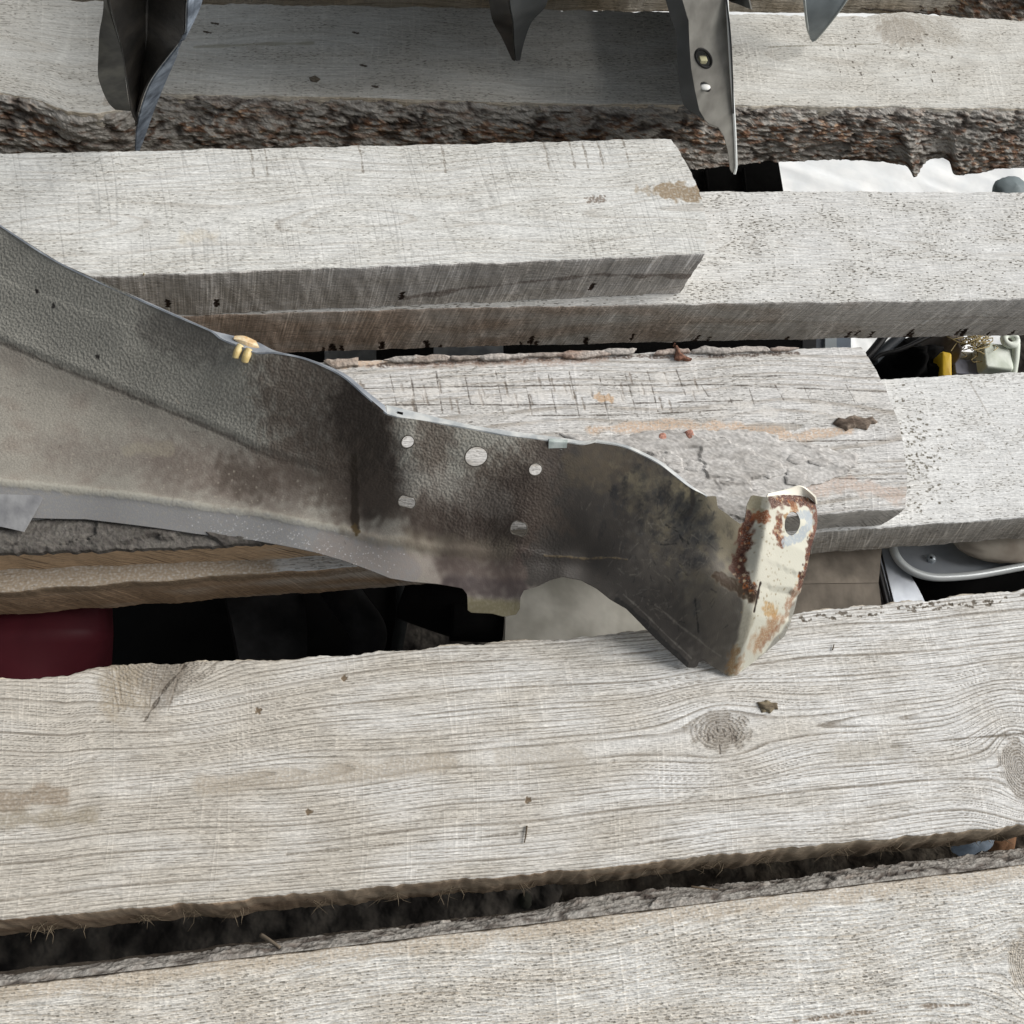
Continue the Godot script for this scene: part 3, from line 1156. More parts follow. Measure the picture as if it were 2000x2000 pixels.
	# slab 5: with bark left on it
	var d := plank("weathered grey slab with bark patches and a grid of cut marks", 38.0, 37.5, [Vector2(-268.1, -355.7), Vector2(2.4, -355.3), Vector2(410.3, -354.9)], [Vector2(-258.3, -223.8), Vector2(-213.1, -224.0), Vector2(-66.9, -220.7), Vector2(343.5, -217.8), Vector2(415.1, -218.1)], -420.0, Vector2(Vector2(410.3, -354.9).x, Vector2(415.1, -218.1).x), -250.0, 440.0)
	w = d.wood.zones[1]
	w.fibre = 0.12
	w.base = Color(0.795, 0.79, 0.78)
	w.warm = Color(0.75, 0.74, 0.72)
	w.lines = 0.5
	w.spacing = 4.6
	w.depth = 40.0
	w.wander = 3.0
	w.depth_var = 5.0
	w.fleck = 0.45
	w.saw_light = 0.05
	w = d.wood.zones[2]
	w.base = Color(0.74, 0.725, 0.7)
	w.warm = Color(0.74, 0.63, 0.51)
	w.warm_along = -0.006
	w.warm_bias = 0.3
	w.saw_dark = 0.5
	w.saw_light = 0.0
	w.saw_step = 7.0
	w.slant = -0.9
	w.lines = 0.2
	d.cup = -3.0
	d.round_ = 2.5
	d.bulge = 10.0
	d.clipped = 1.5
	var ink := Color(0.3, 0.275, 0.25)
	for k in 20:
		var x := 700.0 + k * 50.0 + rng.randf_range(-9, 9)
		var top := d.spot(lerp(Vector2(19.8, -343.2), Vector2(389.6, -332.0), k / 19.0) + Vector2(rng.randf_range(-3, 3), rng.randf_range(-3, 3)))
		var tall := rng.randf_range(18, 42) if k < 13 else rng.randf_range(10, 17)
		top.y += 0.0 if k < 13 else 12.0
		d.skin.stroke(PackedVector2Array([top, top + Vector2(rng.randf_range(1.5, 4.0), tall)]), 0.1, 0.42, ink, 0.62, 0.5, 0.1, 0.6, -0.3)
		if k < 13:
			for m in 3:
				var t := top + Vector2(rng.randf_range(1, 16), rng.randf_range(2, 26))
				d.skin.stroke(PackedVector2Array([t, t + Vector2(0.8, rng.randf_range(5, 12))]), 0.25, 0.8, Color(0.42, 0.38, 0.34), 0.55, 0.6, 0.2, 0.4, -0.3)
		var pale := top + Vector2(8, rng.randf_range(5, 26))
		d.skin.stroke(PackedVector2Array([pale, pale + Vector2(6, 1)]), 3.0, 3.0, Color(0.84, 0.825, 0.8), 0.6, 2.0, 0.15, 0.3, 0.1)
	for l in [[Vector2(15.5, -331.6), Vector2(129.4, -329.4), Vector2(284.8, -324.5), Vector2(431.6, -312.0)], [Vector2(18.3, -318.3), Vector2(165.3, -312.4), Vector2(302.3, -310.2)], [Vector2(327.8, -275.6), Vector2(396.9, -273.2), Vector2(423.7, -272.0)], [Vector2(365.5, -244.2), Vector2(426.3, -241.0)], [Vector2(126.8, -305.0), Vector2(217.7, -302.0), Vector2(288.9, -303.2)], [Vector2(298.0, -330.4), Vector2(351.5, -330.3)]]:
		d.skin.stroke(d.spots(PackedVector2Array(l)), 0.12, 0.45, ink, 0.75, 0.4, 0.05, 0.35, -0.4)
	d.skin.stroke(d.spots([Vector2(181.7, -292.1), Vector2(239.6, -292.8), Vector2(298.2, -288.6), Vector2(340.7, -279.2), Vector2(382.2, -281.5)]), 1.0, 4.0, Color(0.78, 0.67, 0.57), 0.7, 3.0, 0.05, 0.6)
	d.skin.stroke(d.spots([Vector2(5.9, -352.7), Vector2(42.2, -352.7)]), 2.0, 3.0, Color(0.79, 0.68, 0.58), 0.7, 2.0, 0.1, 0.4)
	d.skin.stroke(d.spots([Vector2(344.2, -238.9), Vector2(372.5, -239.4), Vector2(414.6, -227.8)]), 2.0, 7.0, Color(0.77, 0.68, 0.62), 0.55, 4.0, 0.08, 0.5)
	d.skin.stroke(d.spots([Vector2(192.9, -317.5), Vector2(200.4, -315.9)]), 2.0, 2.5, Color(0.76, 0.62, 0.48), 0.7, 2.0, 0.2, 0.3)
	d.skin.stroke(d.spots([Vector2(16.5, -349.9), Vector2(78.9, -350.3), Vector2(170.2, -350.6), Vector2(225.2, -351.4), Vector2(260.9, -349.4), Vector2(355.6, -349.9)]), 0.3, 1.6, Color(0.33, 0.28, 0.25), 0.75, 1.6, 0.1, 0.6, -0.4)
	d.skin.stroke(d.spots([Vector2(49.4, -350.4), Vector2(131.6, -349.8), Vector2(201.3, -350.0)]), 1.0, 4.0, Color(0.6, 0.5, 0.44), 0.5, 2.0, 0.08, 0.6)
	finish_plank(d)
	var flat_bark := tinted(0.95)
	var grey := Color(0.76, 0.75, 0.735)
	var deep := Color(0.62, 0.605, 0.585)
	part("bark_patch", flake([Vector2(158.5, -289.8), Vector2(191.8, -283.9), Vector2(209.3, -286.3), Vector2(234.9, -289.3), Vector2(277.5, -286.1), Vector2(297.5, -286.9), Vector2(324.8, -280.7), Vector2(324.6, -275.7), Vector2(339.7, -274.6), Vector2(355.6, -271.0), Vector2(367.8, -265.4), Vector2(384.7, -262.5), Vector2(380.0, -252.9), Vector2(374.2, -249.1), Vector2(354.4, -242.0), Vector2(333.6, -238.3), Vector2(318.3, -235.1), Vector2(296.7, -221.3), Vector2(281.5, -206.7), Vector2(256.5, -212.0), Vector2(213.3, -249.4), Vector2(178.6, -270.9)], 38.0, 3.4, grey, deep), flat_bark, d.node)
	for l in [[Vector2(53.2, -353.1), 14.0, 2.2], [Vector2(72.4, -352.9), 17.0, 3.0], [Vector2(95.9, -352.9), 13.0, 1.8], [Vector2(126.1, -352.8), 22.0, 2.6], [Vector2(156.8, -353.5), 15.0, 2.2], [Vector2(185.8, -353.0), 20.0, 3.0], [Vector2(214.3, -354.7), 15.0, 2.4], [Vector2(256.3, -352.9), 15.0, 2.2], [Vector2(286.3, -352.8), 20.0, 3.2], [Vector2(318.4, -353.2), 17.0, 2.6], [Vector2(343.2, -352.8), 12.0, 1.6]]:
		var ring := PackedVector2Array()
		for k in 14:
			var ang := TAU * k / 14.0
			ring.append(l[0] + Vector2(cos(ang) * l[1] * rng.randf_range(0.75, 1.2), sin(ang) * l[2] * rng.randf_range(0.6, 1.3)))
		part("bark_patch", flake(ring, 38.0, rng.randf_range(1.0, 2.0), Color(0.7, 0.67, 0.64), [deep, Color(0.55, 0.46, 0.41), Color(0.5, 0.45, 0.41)][rng.randi() % 3], 0.7), bark_mat, d.node)
	part("bark_patch", flake([Vector2(257.6, -360.3), Vector2(260.8, -350.6), Vector2(268.7, -344.7), Vector2(255.3, -346.5)], 39.0, 4.0, Color(0.52, 0.38, 0.32), Color(0.45, 0.36, 0.31)), bark_mat, d.node)
	part("bark_patch", flake([Vector2(-4.1, -353.7), Vector2(20.5, -355.4), Vector2(20.1, -349.6), Vector2(2.1, -348.2)], 38.0, 2.5, Color(0.66, 0.62, 0.58), Color(0.56, 0.48, 0.42)), bark_mat, d.node)
	for k in 15:
		var q: Vector2 = lerp(Vector2(208.4, -272.2), Vector2(345.4, -252.6), k / 14.0) + Vector2(rng.randf_range(-8, 8), rng.randf_range(-9, 9))
		var ring := PackedVector2Array()
		var long := rng.randf_range(6, 15)
		var wide := rng.randf_range(3, 6)
		for m in 11:
			var ang := TAU * m / 11.0
			ring.append(q + Vector2(cos(ang) * long * rng.randf_range(0.6, 1.2), sin(ang) * wide * rng.randf_range(0.6, 1.3)).rotated(rng.randf_range(-0.2, 0.2)))
		part("bark_scale", flake(ring, 40.2, rng.randf_range(0.9, 1.9), grey, deep, 0.8, 0.5), flat_bark, d.node)
	var scab := part("bark_scab", flake([Vector2(370.1, -288.3), Vector2(374.4, -292.8), Vector2(380.6, -291.2), Vector2(387.9, -293.9), Vector2(396.5, -291.4), Vector2(401.9, -292.9), Vector2(406.4, -287.1), Vector2(400.2, -285.7), Vector2(395.9, -281.7), Vector2(387.3, -284.2), Vector2(379.7, -281.6), Vector2(374.2, -284.7)], 38.0, 2.8, Color(0.58, 0.53, 0.48), Color(0.3, 0.26, 0.23), 0.6, 1.6), flat_bark, d.node)
	scab.set_meta("label", "dark knot-like scab of bark")
	part("bark_patch", flake([Vector2(-304.0, -243.6), Vector2(-213.8, -243.7), Vector2(-176.6, -245.1), Vector2(-135.3, -241.9), Vector2(-77.1, -231.3), Vector2(-21.0, -220.7), Vector2(-64.2, -219.9), Vector2(-119.1, -220.5), Vector2(-212.7, -223.3), Vector2(-302.3, -225.3)], 36.5, 5.0, Color(0.4, 0.385, 0.365), Color(0.3, 0.285, 0.27)), bark_mat, d.node)
	for q in [Vector2(234.9, -281.9), Vector2(255.4, -283.4)]:
		part("resin_scale", flake(ellipse(q, 3.8, 3.2), 40.5, 2.0, Color(0.72, 0.54, 0.48), Color(0.62, 0.45, 0.4), 0.5), bark_mat, d.node)

	# plank C
	var f := plank("pale plank directly beneath the bark-patched slab, speckled near the slab's end", 0.0, 58.0, [Vector2(-280.4, -334.2), Vector2(446.6, -343.3), Vector2(571.8, -345.0), Vector2(719.2, -346.8)], [Vector2(-271.2, -209.7), Vector2(-223.9, -208.9), Vector2(-4.9, -210.7), Vector2(360.0, -215.1), Vector2(533.4, -216.6), Vector2(672.3, -217.7)], -420.0, Vector2(870, 860), -270.0, 610.0)
	w = f.wood.zones[1]
	w.base = Color(0.825, 0.825, 0.815)
	w.warm = Color(0.795, 0.79, 0.77)
	w.lines = 0.12
	w.fleck = 0.5
	w.saw_light = 0.03
	w.fibre = 0.08
	w.warm_along = -0.001
	w = f.wood.zones[2]
	w.base = Color(0.79, 0.775, 0.75)
	w.warm = Color(0.66, 0.56, 0.46)
	w.warm_along = -0.003
	w.warm_bias = 0.25
	w.saw_light = 0.25
	w.kerf = 0.1
	w.saw_step = 12.0
	w.slant = -0.4
	w.fleck = 0.5
	for k in 170:
		var q := Vector2(456.8, -278.3) + Vector2(rng.randfn(0, 12), rng.randfn(0, 26))
		f.skin.stroke(f.spots(PackedVector2Array([q, q + Vector2(rng.randf_range(-1, 2), rng.randf_range(-0.6, 0.6))])), rng.randf_range(0.15, 0.6), 0.5, Color(0.36, 0.34, 0.3), rng.randf_range(0.4, 0.9), 0.4, 0.6, 0.0, -0.2)
	for k in 110:
		var q := Vector2(494.5, -285.5) + Vector2(rng.randf_range(-30, 90), rng.randf_range(-55, 55))
		f.skin.stroke(f.spots(PackedVector2Array([q])), rng.randf_range(0.1, 0.5), 0.4, Color(0.36, 0.34, 0.3), rng.randf_range(0.3, 0.8), 0.3, 0.6)
	f.skin.stroke(f.spots([Vector2(519.9, -335.9), Vector2(526.9, -311.4), Vector2(537.9, -269.9)]), 0.2, 0.6, Color(0.62, 0.6, 0.57), 0.6, 0.6, 0.05, 0.3)
	f.skin.stroke(PackedVector2Array([Vector2(-300, f.thick + f.mean - 4), Vector2(-60, f.thick + f.mean - 5)]), 9.0, 14.0, Color(0.6, 0.53, 0.445), 0.8, 4.0, 0.05, 0.35)
	f.skin.stroke(PackedVector2Array([Vector2(-240, f.thick + f.mean + 6), Vector2(20, f.thick + f.mean + 10)]), 3.0, 4.0, Color(0.42, 0.36, 0.29), 0.5, 3.0, 0.05, 0.6)
	finish_plank(f)

	# plank D: the wide one in front
	var g := plank("widest plank, pale with clear grain, a round knot and a grain swirl", 0.0, 45.0, [Vector2(-311.2, -145.1), Vector2(-266.6, -147.8), Vector2(-220.8, -150.3), Vector2(-195.8, -150.0), Vector2(-180.1, -150.7), Vector2(-167.5, -153.8), Vector2(-157.9, -154.7), Vector2(-46.1, -149.6), Vector2(115.2, -149.6), Vector2(214.8, -149.8), Vector2(324.5, -154.7), Vector2(516.4, -159.8), Vector2(653.7, -166.4)], [Vector2(-297.7, -4.5), Vector2(-255.9, -4.2), Vector2(-213.1, -3.1), Vector2(98.5, 4.7), Vector2(465.6, 10.2), Vector2(589.4, 10.6)], -420.0, Vector2(890, 880), -260.0, 580.0)
	w = g.wood.zones[1]
	w.base = Color(0.825, 0.82, 0.805)
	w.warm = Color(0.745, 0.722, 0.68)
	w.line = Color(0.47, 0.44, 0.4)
	w.warm_along = -0.0016  # darker and browner leftwards: weathering, plus light fall-off put into the colour
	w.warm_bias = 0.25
	w.lines = 0.9
	w.spacing = 2.2
	w.fibre = 0.09
	w.pith = g.mean * 0.5
	w.depth = 6.0
	w.depth_var = 4.5
	w.wander = 3.0
	w.saw_light = 0.055
	w.saw_step = 8.0
	w.slant = -0.05
	w.fleck = 0.25
	w.knots = [knot(g, Vector2(255.6, -74.9), 22, 14), knot(g, Vector2(-119.1, -162.0), 36, 30), knot(g, Vector2(474.0, -28.7), 16, 22)]
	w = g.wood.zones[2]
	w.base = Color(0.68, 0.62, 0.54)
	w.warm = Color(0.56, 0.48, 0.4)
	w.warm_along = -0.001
	g.front_out = 9.0
	g.edge_wild = 1.6
	for k in 26:
		var q: Vector2 = lerp(Vector2(-156.3, -153.2), Vector2(-104.4, -151.1), k / 25.0)
		var down := Vector2(lerpf(6, -9, k / 25.0), rng.randf_range(14, 30))
		g.skin.stroke(g.spots(PackedVector2Array([q, q + down * 0.5 + Vector2(rng.randf_range(-1, 1), 0), q + down])), 0.2, 0.6, Color(0.5, 0.46, 0.41), rng.randf_range(0.3, 0.75), 0.5, 0.2, 0.4, -0.2)
	g.skin.stroke(g.spots([Vector2(-148.3, -153.2), Vector2(-144.7, -132.7)]), 6.0, 16.0, Color(0.6, 0.55, 0.47), 0.6, 8.0, 0.06, 0.5)
	g.skin.stroke(g.spots([Vector2(-109.3, -151.9), Vector2(-115.8, -135.3), Vector2(-125.4, -122.7)]), 2.0, 10.0, Color(0.5, 0.47, 0.43), 0.65, 5.0, 0.06, 0.5)
	g.skin.stroke(g.spots([Vector2(-105.4, -149.8), Vector2(-117.4, -137.1), Vector2(-131.8, -114.9)]), 0.3, 0.6, Color(0.28, 0.25, 0.22), 0.7, 1.0, 0.1, 0.4, -0.6)
	g.skin.stroke(g.spots([Vector2(255.6, -74.9)]), 9.0, 5.0, Color(0.52, 0.49, 0.45), 0.4, 3.0, 0.1, 0.3)
	for k in 9:
		var q: Vector2 = Vector2(255.6, -74.9) + Vector2(rng.randf_range(-13, 13), rng.randf_range(-7, 7))
		g.skin.stroke(g.spots(PackedVector2Array([q, q + Vector2(rng.randf_range(-1.5, 1.5), rng.randf_range(4, 9))])), 0.15, 0.5, Color(0.36, 0.33, 0.3), 0.7, 0.6, 0.2, 0.3, -0.5)
	g.skin.stroke(g.spots([Vector2(-43.7, -23.8), Vector2(34.2, -22.9), Vector2(104.7, -21.1)]), 0.1, 0.5, Color(0.4, 0.37, 0.33), 0.6, 0.6, 0.04, 0.4, -0.5)
	g.skin.stroke(g.spots([Vector2(379.1, -52.7), Vector2(427.3, -53.4), Vector2(484.4, -52.7)]), 0.25, 0.6, Color(0.42, 0.39, 0.35), 0.8, 0.5, 0.05, 0.2, -0.5)
	g.skin.stroke(g.spots([Vector2(99.7, -70.6), Vector2(152.2, -66.4)]), 4.0, 5.0, Color(0.66, 0.63, 0.58), 0.5, 3.0, 0.06, 0.4)
	g.skin.stroke(g.spots([Vector2(-93.6, -72.3), Vector2(-22.4, -70.4), Vector2(65.0, -70.5)]), 2.0, 7.0, Color(0.64, 0.6, 0.54), 0.6, 4.0, 0.03, 0.5)
	g.skin.stroke(g.spots([Vector2(-216.9, -74.8), Vector2(-183.7, -73.1)]), 4.0, 6.0, Color(0.52, 0.46, 0.39), 0.6, 4.0, 0.06, 0.4)
	g.skin.stroke(g.spots([Vector2(-216.2, -62.4), Vector2(-161.9, -58.5)]), 2.0, 6.0, Color(0.56, 0.52, 0.45), 0.6, 3.0, 0.06, 0.4)
	g.skin.stroke(g.spots([Vector2(339.7, -52.0), Vector2(382.6, -50.9)]), 3.0, 5.0, Color(0.68, 0.66, 0.62), 0.5, 3.0, 0.06, 0.4)
	for l in [[Vector2(-2.0, -132.8)], [Vector2(-29.0, -48.1)], [Vector2(-58.8, -115.9)], [Vector2(114.6, -41.7)]]:
		g.skin.stroke(g.spots(PackedVector2Array(l)), 1.6, 0.8, Color(0.4, 0.34, 0.27), 0.85, 1.0, 0.4, 0.0, -0.4)
	for k in 70:
		var q: Vector2 = lerp(Vector2(329.8, -151.2), Vector2(514.6, -153.8), rng.randf()) + Vector2(0, rng.randf_range(-2, 4))
		g.skin.stroke(g.spots(PackedVector2Array([q, q + Vector2(rng.randf_range(0.5, 3), rng.randf_range(-1, 1))])), rng.randf_range(0.2, 0.7), 0.5, Color(0.35, 0.32, 0.28), 0.75, 0.5, 0.5, 0.0, -0.3)
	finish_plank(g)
	part("wood_fibre", fibres(g), mat(Color(0.52, 0.47, 0.4), 0.9, 0.1), g.node).set_meta("kind", "stuff")

	# plank E: nearest
	var k5 := plank("nearest plank along the bottom of the picture, with coarse broken grain", 0.0, 45.0, [Vector2(-294.1, 33.6), Vector2(-211.2, 33.5), Vector2(95.2, 35.4), Vector2(457.8, 36.2), Vector2(580.2, 35.9)], [Vector2(-283.0, 149.9), Vector2(-204.9, 154.1), Vector2(80.8, 167.0), Vector2(414.2, 182.1), Vector2(524.9, 188.0)], -420.0, Vector2(880, 870), -240.0, 520.0)
	w = k5.wood.zones[1]
	w.base = Color(0.81, 0.805, 0.785)
	w.warm = Color(0.745, 0.72, 0.675)
	w.line = Color(0.55, 0.505, 0.44)
	w.warm_along = -0.001
	w.lines = 0.62
	w.broken = 1.5
	w.spacing = 2.6
	w.depth = 12.0
	w.depth_var = 6.0
	w.pith = k5.mean * 0.75
	w.wander = 8.0
	w.fibre = 0.14
	w.relief = 1.7
	w.saw_light = 0.06
	w.saw_step = 24.0
	w.fleck = 0.5
	w.knots = [knot(k5, Vector2(442.5, 100.3), 14, 20)]
	k5.skin.stroke(k5.spots([Vector2(-211.1, 36.3), Vector2(-64.3, 37.5), Vector2(94.8, 38.7), Vector2(231.9, 39.9), Vector2(456.8, 39.5)]), 1.0, 8.0, Color(0.68, 0.62, 0.54), 0.55, 3.0, 0.05, 0.5)
	k5.skin.stroke(k5.spots([Vector2(270.8, 111.6), Vector2(352.8, 113.2), Vector2(396.0, 117.3)]), 0.15, 0.8, Color(0.4, 0.34, 0.28), 0.65, 1.2, 0.06, 0.6, -0.5)
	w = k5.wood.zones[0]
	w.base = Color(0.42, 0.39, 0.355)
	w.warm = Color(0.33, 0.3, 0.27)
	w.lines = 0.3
	k5.back_out = 7.0
	finish_plank(k5)
	part("bark", bark_band([Vector3(-294.6, -1.0, 33.1), Vector3(-211.6, -1.0, 33.0), Vector3(95.4, -1.0, 34.8), Vector3(458.7, -1.0, 35.6), Vector3(581.3, -1.0, 35.3)], [Vector3(-304.6, -24.0, 30.5), Vector3(-218.8, -24.0, 28.9), Vector3(99.2, -24.0, 29.1), Vector3(162.9, -24.0, 24.9), Vector3(279.6, -24.0, 27.7), Vector3(476.6, -24.0, 27.2), Vector3(603.9, -24.0, 26.6)], 1.5, 1.8, 1.0, 0.15, 5.0, 0.9), bark_mat, k5.node)

	# the beams that carry them
	var beam := worn(mat(Color.WHITE, 0.9, 0.2), Color(0.5, 0.45, 0.38), Color(0.66, 0.61, 0.54), 4.0, 0.2)
	for x in [-520.0, 1080.0]:
		var s := block(Vector3(x * 0.72 + 40.0, -100, -220), Vector3(70, 70, 1000), 0.0, 3.0)
		var o := whole("trestle_beam", s, beam, Vector3(x * 0.72 + 40.0, -140, -220))
		tag(o, "squared beam carrying the %s ends of the planks" % ("left" if x < 0 else "right"), "beam", "beams under the planks")


func knot(p: Plank, at: Vector2, rx: float, rs: float) -> Vector4:
	var q := p.spot(at)
	return Vector4(q.x, q.y - p.thick, rx, rs)


func fibres(p: Plank) -> Shape:
	# torn fibres hanging from the lower front edge of the plank
	var s := Shape.new()
	var spots := PackedFloat32Array()
	for x in [60, 105, 235, 310, 405, 545, 690, 815, 950, 1090, 1220, 1340, 1465, 1610, 1730, 1850, 1960]:
		spots.append(lerpf(Vector2(-213.1, -2.8).x, Vector2(465.6, 10.2).x, x / 2000.0))
	for c in spots:
		var many := rng.randi_range(6, 15)
		for i in many:
			var x := c + rng.randfn(0, 4.5)
			var y := rng.randf_range(-34, -12)
			var z := along(p.front, x) + p.front_out * pow(-y / p.thick, 0.8) - 0.5
			var a := Vector3(x, y, z)
			var dir := Vector3(rng.randf_range(-1.3, 1.3), rng.randf_range(-0.7, 0.3), rng.randf_range(0.1, 0.9)).normalized() * rng.randf_range(4, 13)
			var b := a + dir
			var mid := (a + b) / 2.0 + Vector3(rng.randf_range(-2, 2), rng.randf_range(-1, 2), rng.randf_range(-1, 1))
			var w := rng.randf_range(0.15, 0.45)
			var side := dir.cross(Vector3.UP).normalized() * w
			var up := Vector3(0, w * 1.2, 0)
			var at := s.v.size()
			for q in [a + side, a - side, a + up, mid + side * 0.7, mid - side * 0.7, mid + up * 0.7, b, b, b]:
				s.add(q)
			for k in 2:
				for m in 3:
					var u := at + k * 3 + m
					var v := at + k * 3 + (m + 1) % 3
					s.quad(u, v, v + 3, u + 3)
	return s


func strip(inner: PackedVector3Array, outer: PackedVector3Array, count: int, thick: float) -> Shape:
	return ruled([outer, inner], count, 3, thick)


func fender() -> void:
	var f := FenderField.new()
	f.crease = PackedVector2Array([Vector2(-250.7, -383.2), Vector2(-210.3, -357.4), Vector2(-170.8, -337.2), Vector2(-131.5, -319.2), Vector2(-91.5, -300.1), Vector2(-65.1, -286.5), Vector2(-51.6, -278.5), Vector2(-24.7, -267.1), Vector2(1.3, -254.6)])
	f.bead = PackedVector2Array([Vector2(-251.6, -273.2), Vector2(-211.7, -266.9), Vector2(-173.7, -261.9), Vector2(-133.9, -253.8), Vector2(-94.0, -244.9), Vector2(-54.1, -238.5), Vector2(-26.8, -230.3), Vector2(3.4, -223.2), Vector2(27.3, -212.4), Vector2(64.0, -205.6), Vector2(100.9, -200.3), Vector2(138.7, -195.6), Vector2(164.0, -192.9), Vector2(187.7, -188.8)])
	for c in [[Vector2(46.2, -261.8), 7.0, 1.6], [Vector2(127.7, -241.4), 8.0, 1.8], [Vector2(89.8, -251.8), 11.0, 0.8], [Vector2(201.1, -226.5), 16.0, 2.0], [Vector2(69.9, -250.9), 9.0, -1.2]]:
		f.domes.append(Vector4(c[0].x, c[0].y, c[1], c[2]))
	var outline := PackedVector2Array([Vector2(-244.0, -448.1), Vector2(-202.5, -417.2), Vector2(-162.9, -387.1), Vector2(-110.7, -357.1), Vector2(-72.0, -336.4), Vector2(-69.5, -334.6), Vector2(-65.6, -331.0), Vector2(-46.3, -320.4), Vector2(-33.3, -319.0), Vector2(-13.9, -314.4), Vector2(6.3, -303.2), Vector2(19.6, -290.3), Vector2(33.8, -276.5), Vector2(41.7, -274.0), Vector2(65.2, -270.4), Vector2(88.7, -266.0), Vector2(112.4, -261.2), Vector2(135.4, -257.7), Vector2(149.0, -256.0), Vector2(159.0, -254.7), Vector2(167.0, -256.0), Vector2(178.8, -254.4), Vector2(189.3, -251.3), Vector2(199.7, -246.2), Vector2(209.8, -239.9), Vector2(220.1, -231.8), Vector2(230.7, -224.1), Vector2(241.4, -217.8), Vector2(248.5, -218.1), Vector2(249.7, -211.7), Vector2(255.4, -208.1), Vector2(261.8, -203.1), Vector2(266.0, -201.4), Vector2(270.4, -203.3), Vector2(272.9, -214.0), Vector2(276.2, -220.1), Vector2(285.6, -216.8), Vector2(305.4, -221.1), Vector2(325.7, -223.1), Vector2(331.9, -219.5), Vector2(332.5, -213.6), Vector2(331.9, -206.1), Vector2(322.8, -185.2), Vector2(316.2, -161.4), Vector2(314.0, -148.2), Vector2(308.6, -134.5), Vector2(293.9, -124.6), Vector2(283.9, -118.5), Vector2(272.2, -111.5), Vector2(266.8, -112.2), Vector2(257.1, -118.2), Vector2(248.5, -123.3), Vector2(245.2, -122.9), Vector2(243.8, -119.3), Vector2(237.2, -119.7), Vector2(226.3, -128.4), Vector2(214.6, -138.2), Vector2(207.7, -143.9), Vector2(198.0, -152.4), Vector2(191.0, -158.7), Vector2(179.9, -165.1), Vector2(170.1, -172.8), Vector2(160.4, -179.0), Vector2(147.6, -181.8), Vector2(138.9, -180.4), Vector2(131.1, -177.5), Vector2(121.0, -175.6), Vector2(118.6, -171.9), Vector2(118.3, -165.2), Vector2(116.0, -162.2), Vector2(107.2, -161.6), Vector2(99.5, -163.9), Vector2(84.9, -165.5), Vector2(82.8, -167.1), Vector2(82.6, -175.9), Vector2(79.5, -179.7), Vector2(62.6, -183.7), Vector2(44.1, -186.8), Vector2(32.1, -189.6), Vector2(20.3, -195.2), Vector2(2.3, -203.6), Vector2(-14.4, -209.7), Vector2(-55.0, -221.1), Vector2(-95.2, -228.5), Vector2(-134.8, -236.2), Vector2(-161.1, -241.7), Vector2(-191.2, -244.3), Vector2(-252.3, -249.4)])
	var holes := []
	for h in [[[Vector2(46.2, -261.8), Vector2(50.3, -261.4), Vector2(46.0, -258.7)]], [[Vector2(89.8, -251.8), Vector2(97.1, -251.2), Vector2(89.7, -246.6)]], [[Vector2(127.7, -241.4), Vector2(132.1, -241.1), Vector2(127.7, -237.9)]]]:
		var q: Array = h[0]
		holes.append(ellipse(q[0], q[0].distance_to(q[1]), q[0].distance_to(q[2])))
	var sa: Vector2 = Vector2(50.1, -229.2) - Vector2(39.1, -232.9)
	holes.append(slot(Vector2(44.5, -230.7), sa.length() / 2.0, 3.0, sa.angle()))
	sa = Vector2(122.9, -209.0) - Vector2(112.0, -212.6)
	holes.append(slot(Vector2(117.2, -210.5), sa.length() / 2.0, 3.5, sa.angle()))
	var hole_big: Vector2 = Vector2(306.9, -202.0)
	holes.append(ellipse(hole_big, 8.6, 6.4, -0.9))
	var lo := outline[0]
	var hi := outline[0]
	for p in outline:
		lo = lo.min(p)
		hi = hi.max(p)
	lo -= Vector2(4, 4)
	hi += Vector2(4, 4)
	var frame := Rect2(lo, hi - lo)

	# paint, coating, dust, oil and rust
	var m := mat(Color.WHITE, 0.62, 0.4)
	var sk := Finish.new()
	sk.px = 0.45
	sk.x0 = lo.x
	sk.y0 = lo.y
	sk.w = mini(2048, int(frame.size.x / sk.px))
	sk.px = frame.size.x / sk.w
	sk.h = int(frame.size.y / sk.px)
	var coat := Coating.new()
	coat.n = plain_noise
	coat.fb = rough_noise
	coat.crease = f.crease
	coat.bead = f.bead
	coat.right = Vector2(139.6, -232.1).x
	sk.source = coat
	sk.n = plain_noise
	var umber := Color(0.31, 0.272, 0.24)
	var soot := Color(0.225, 0.21, 0.195)
	var zinc := Color(0.5, 0.5, 0.505)
	var cream := Color(0.69, 0.67, 0.6)
	var rust := Color(0.29, 0.155, 0.11)
	var ochre := Color(0.52, 0.32, 0.17)
	# bottom flange: bluish dust
	sk.stroke([Vector2(-251.9, -259.9), Vector2(-212.2, -255.0), Vector2(-134.4, -243.3), Vector2(-94.7, -235.2), Vector2(-53.6, -227.4), Vector2(-7.8, -214.8), Vector2(18.5, -204.6), Vector2(41.5, -194.5)], 8.5, 3.0, zinc, 0.85, 2.0, 0.1, 0.25)
	sk.stroke([Vector2(-7.8, -214.8), Vector2(31.7, -199.9), Vector2(71.9, -189.3)], 5.0, 9.0, Color(0.53, 0.49, 0.46), 0.6, 4.0, 0.08, 0.4)
	# pale bead of sealer
	sk.stroke([Vector2(-251.6, -273.2), Vector2(-211.7, -266.9), Vector2(-173.7, -261.9), Vector2(-133.9, -253.8), Vector2(-94.0, -244.9), Vector2(-54.1, -238.5), Vector2(-26.8, -230.3), Vector2(3.4, -223.2)], 1.7, 1.4, Color(0.64, 0.63, 0.585), 0.75, 0.6, 0.12, 0.3, 0.3)
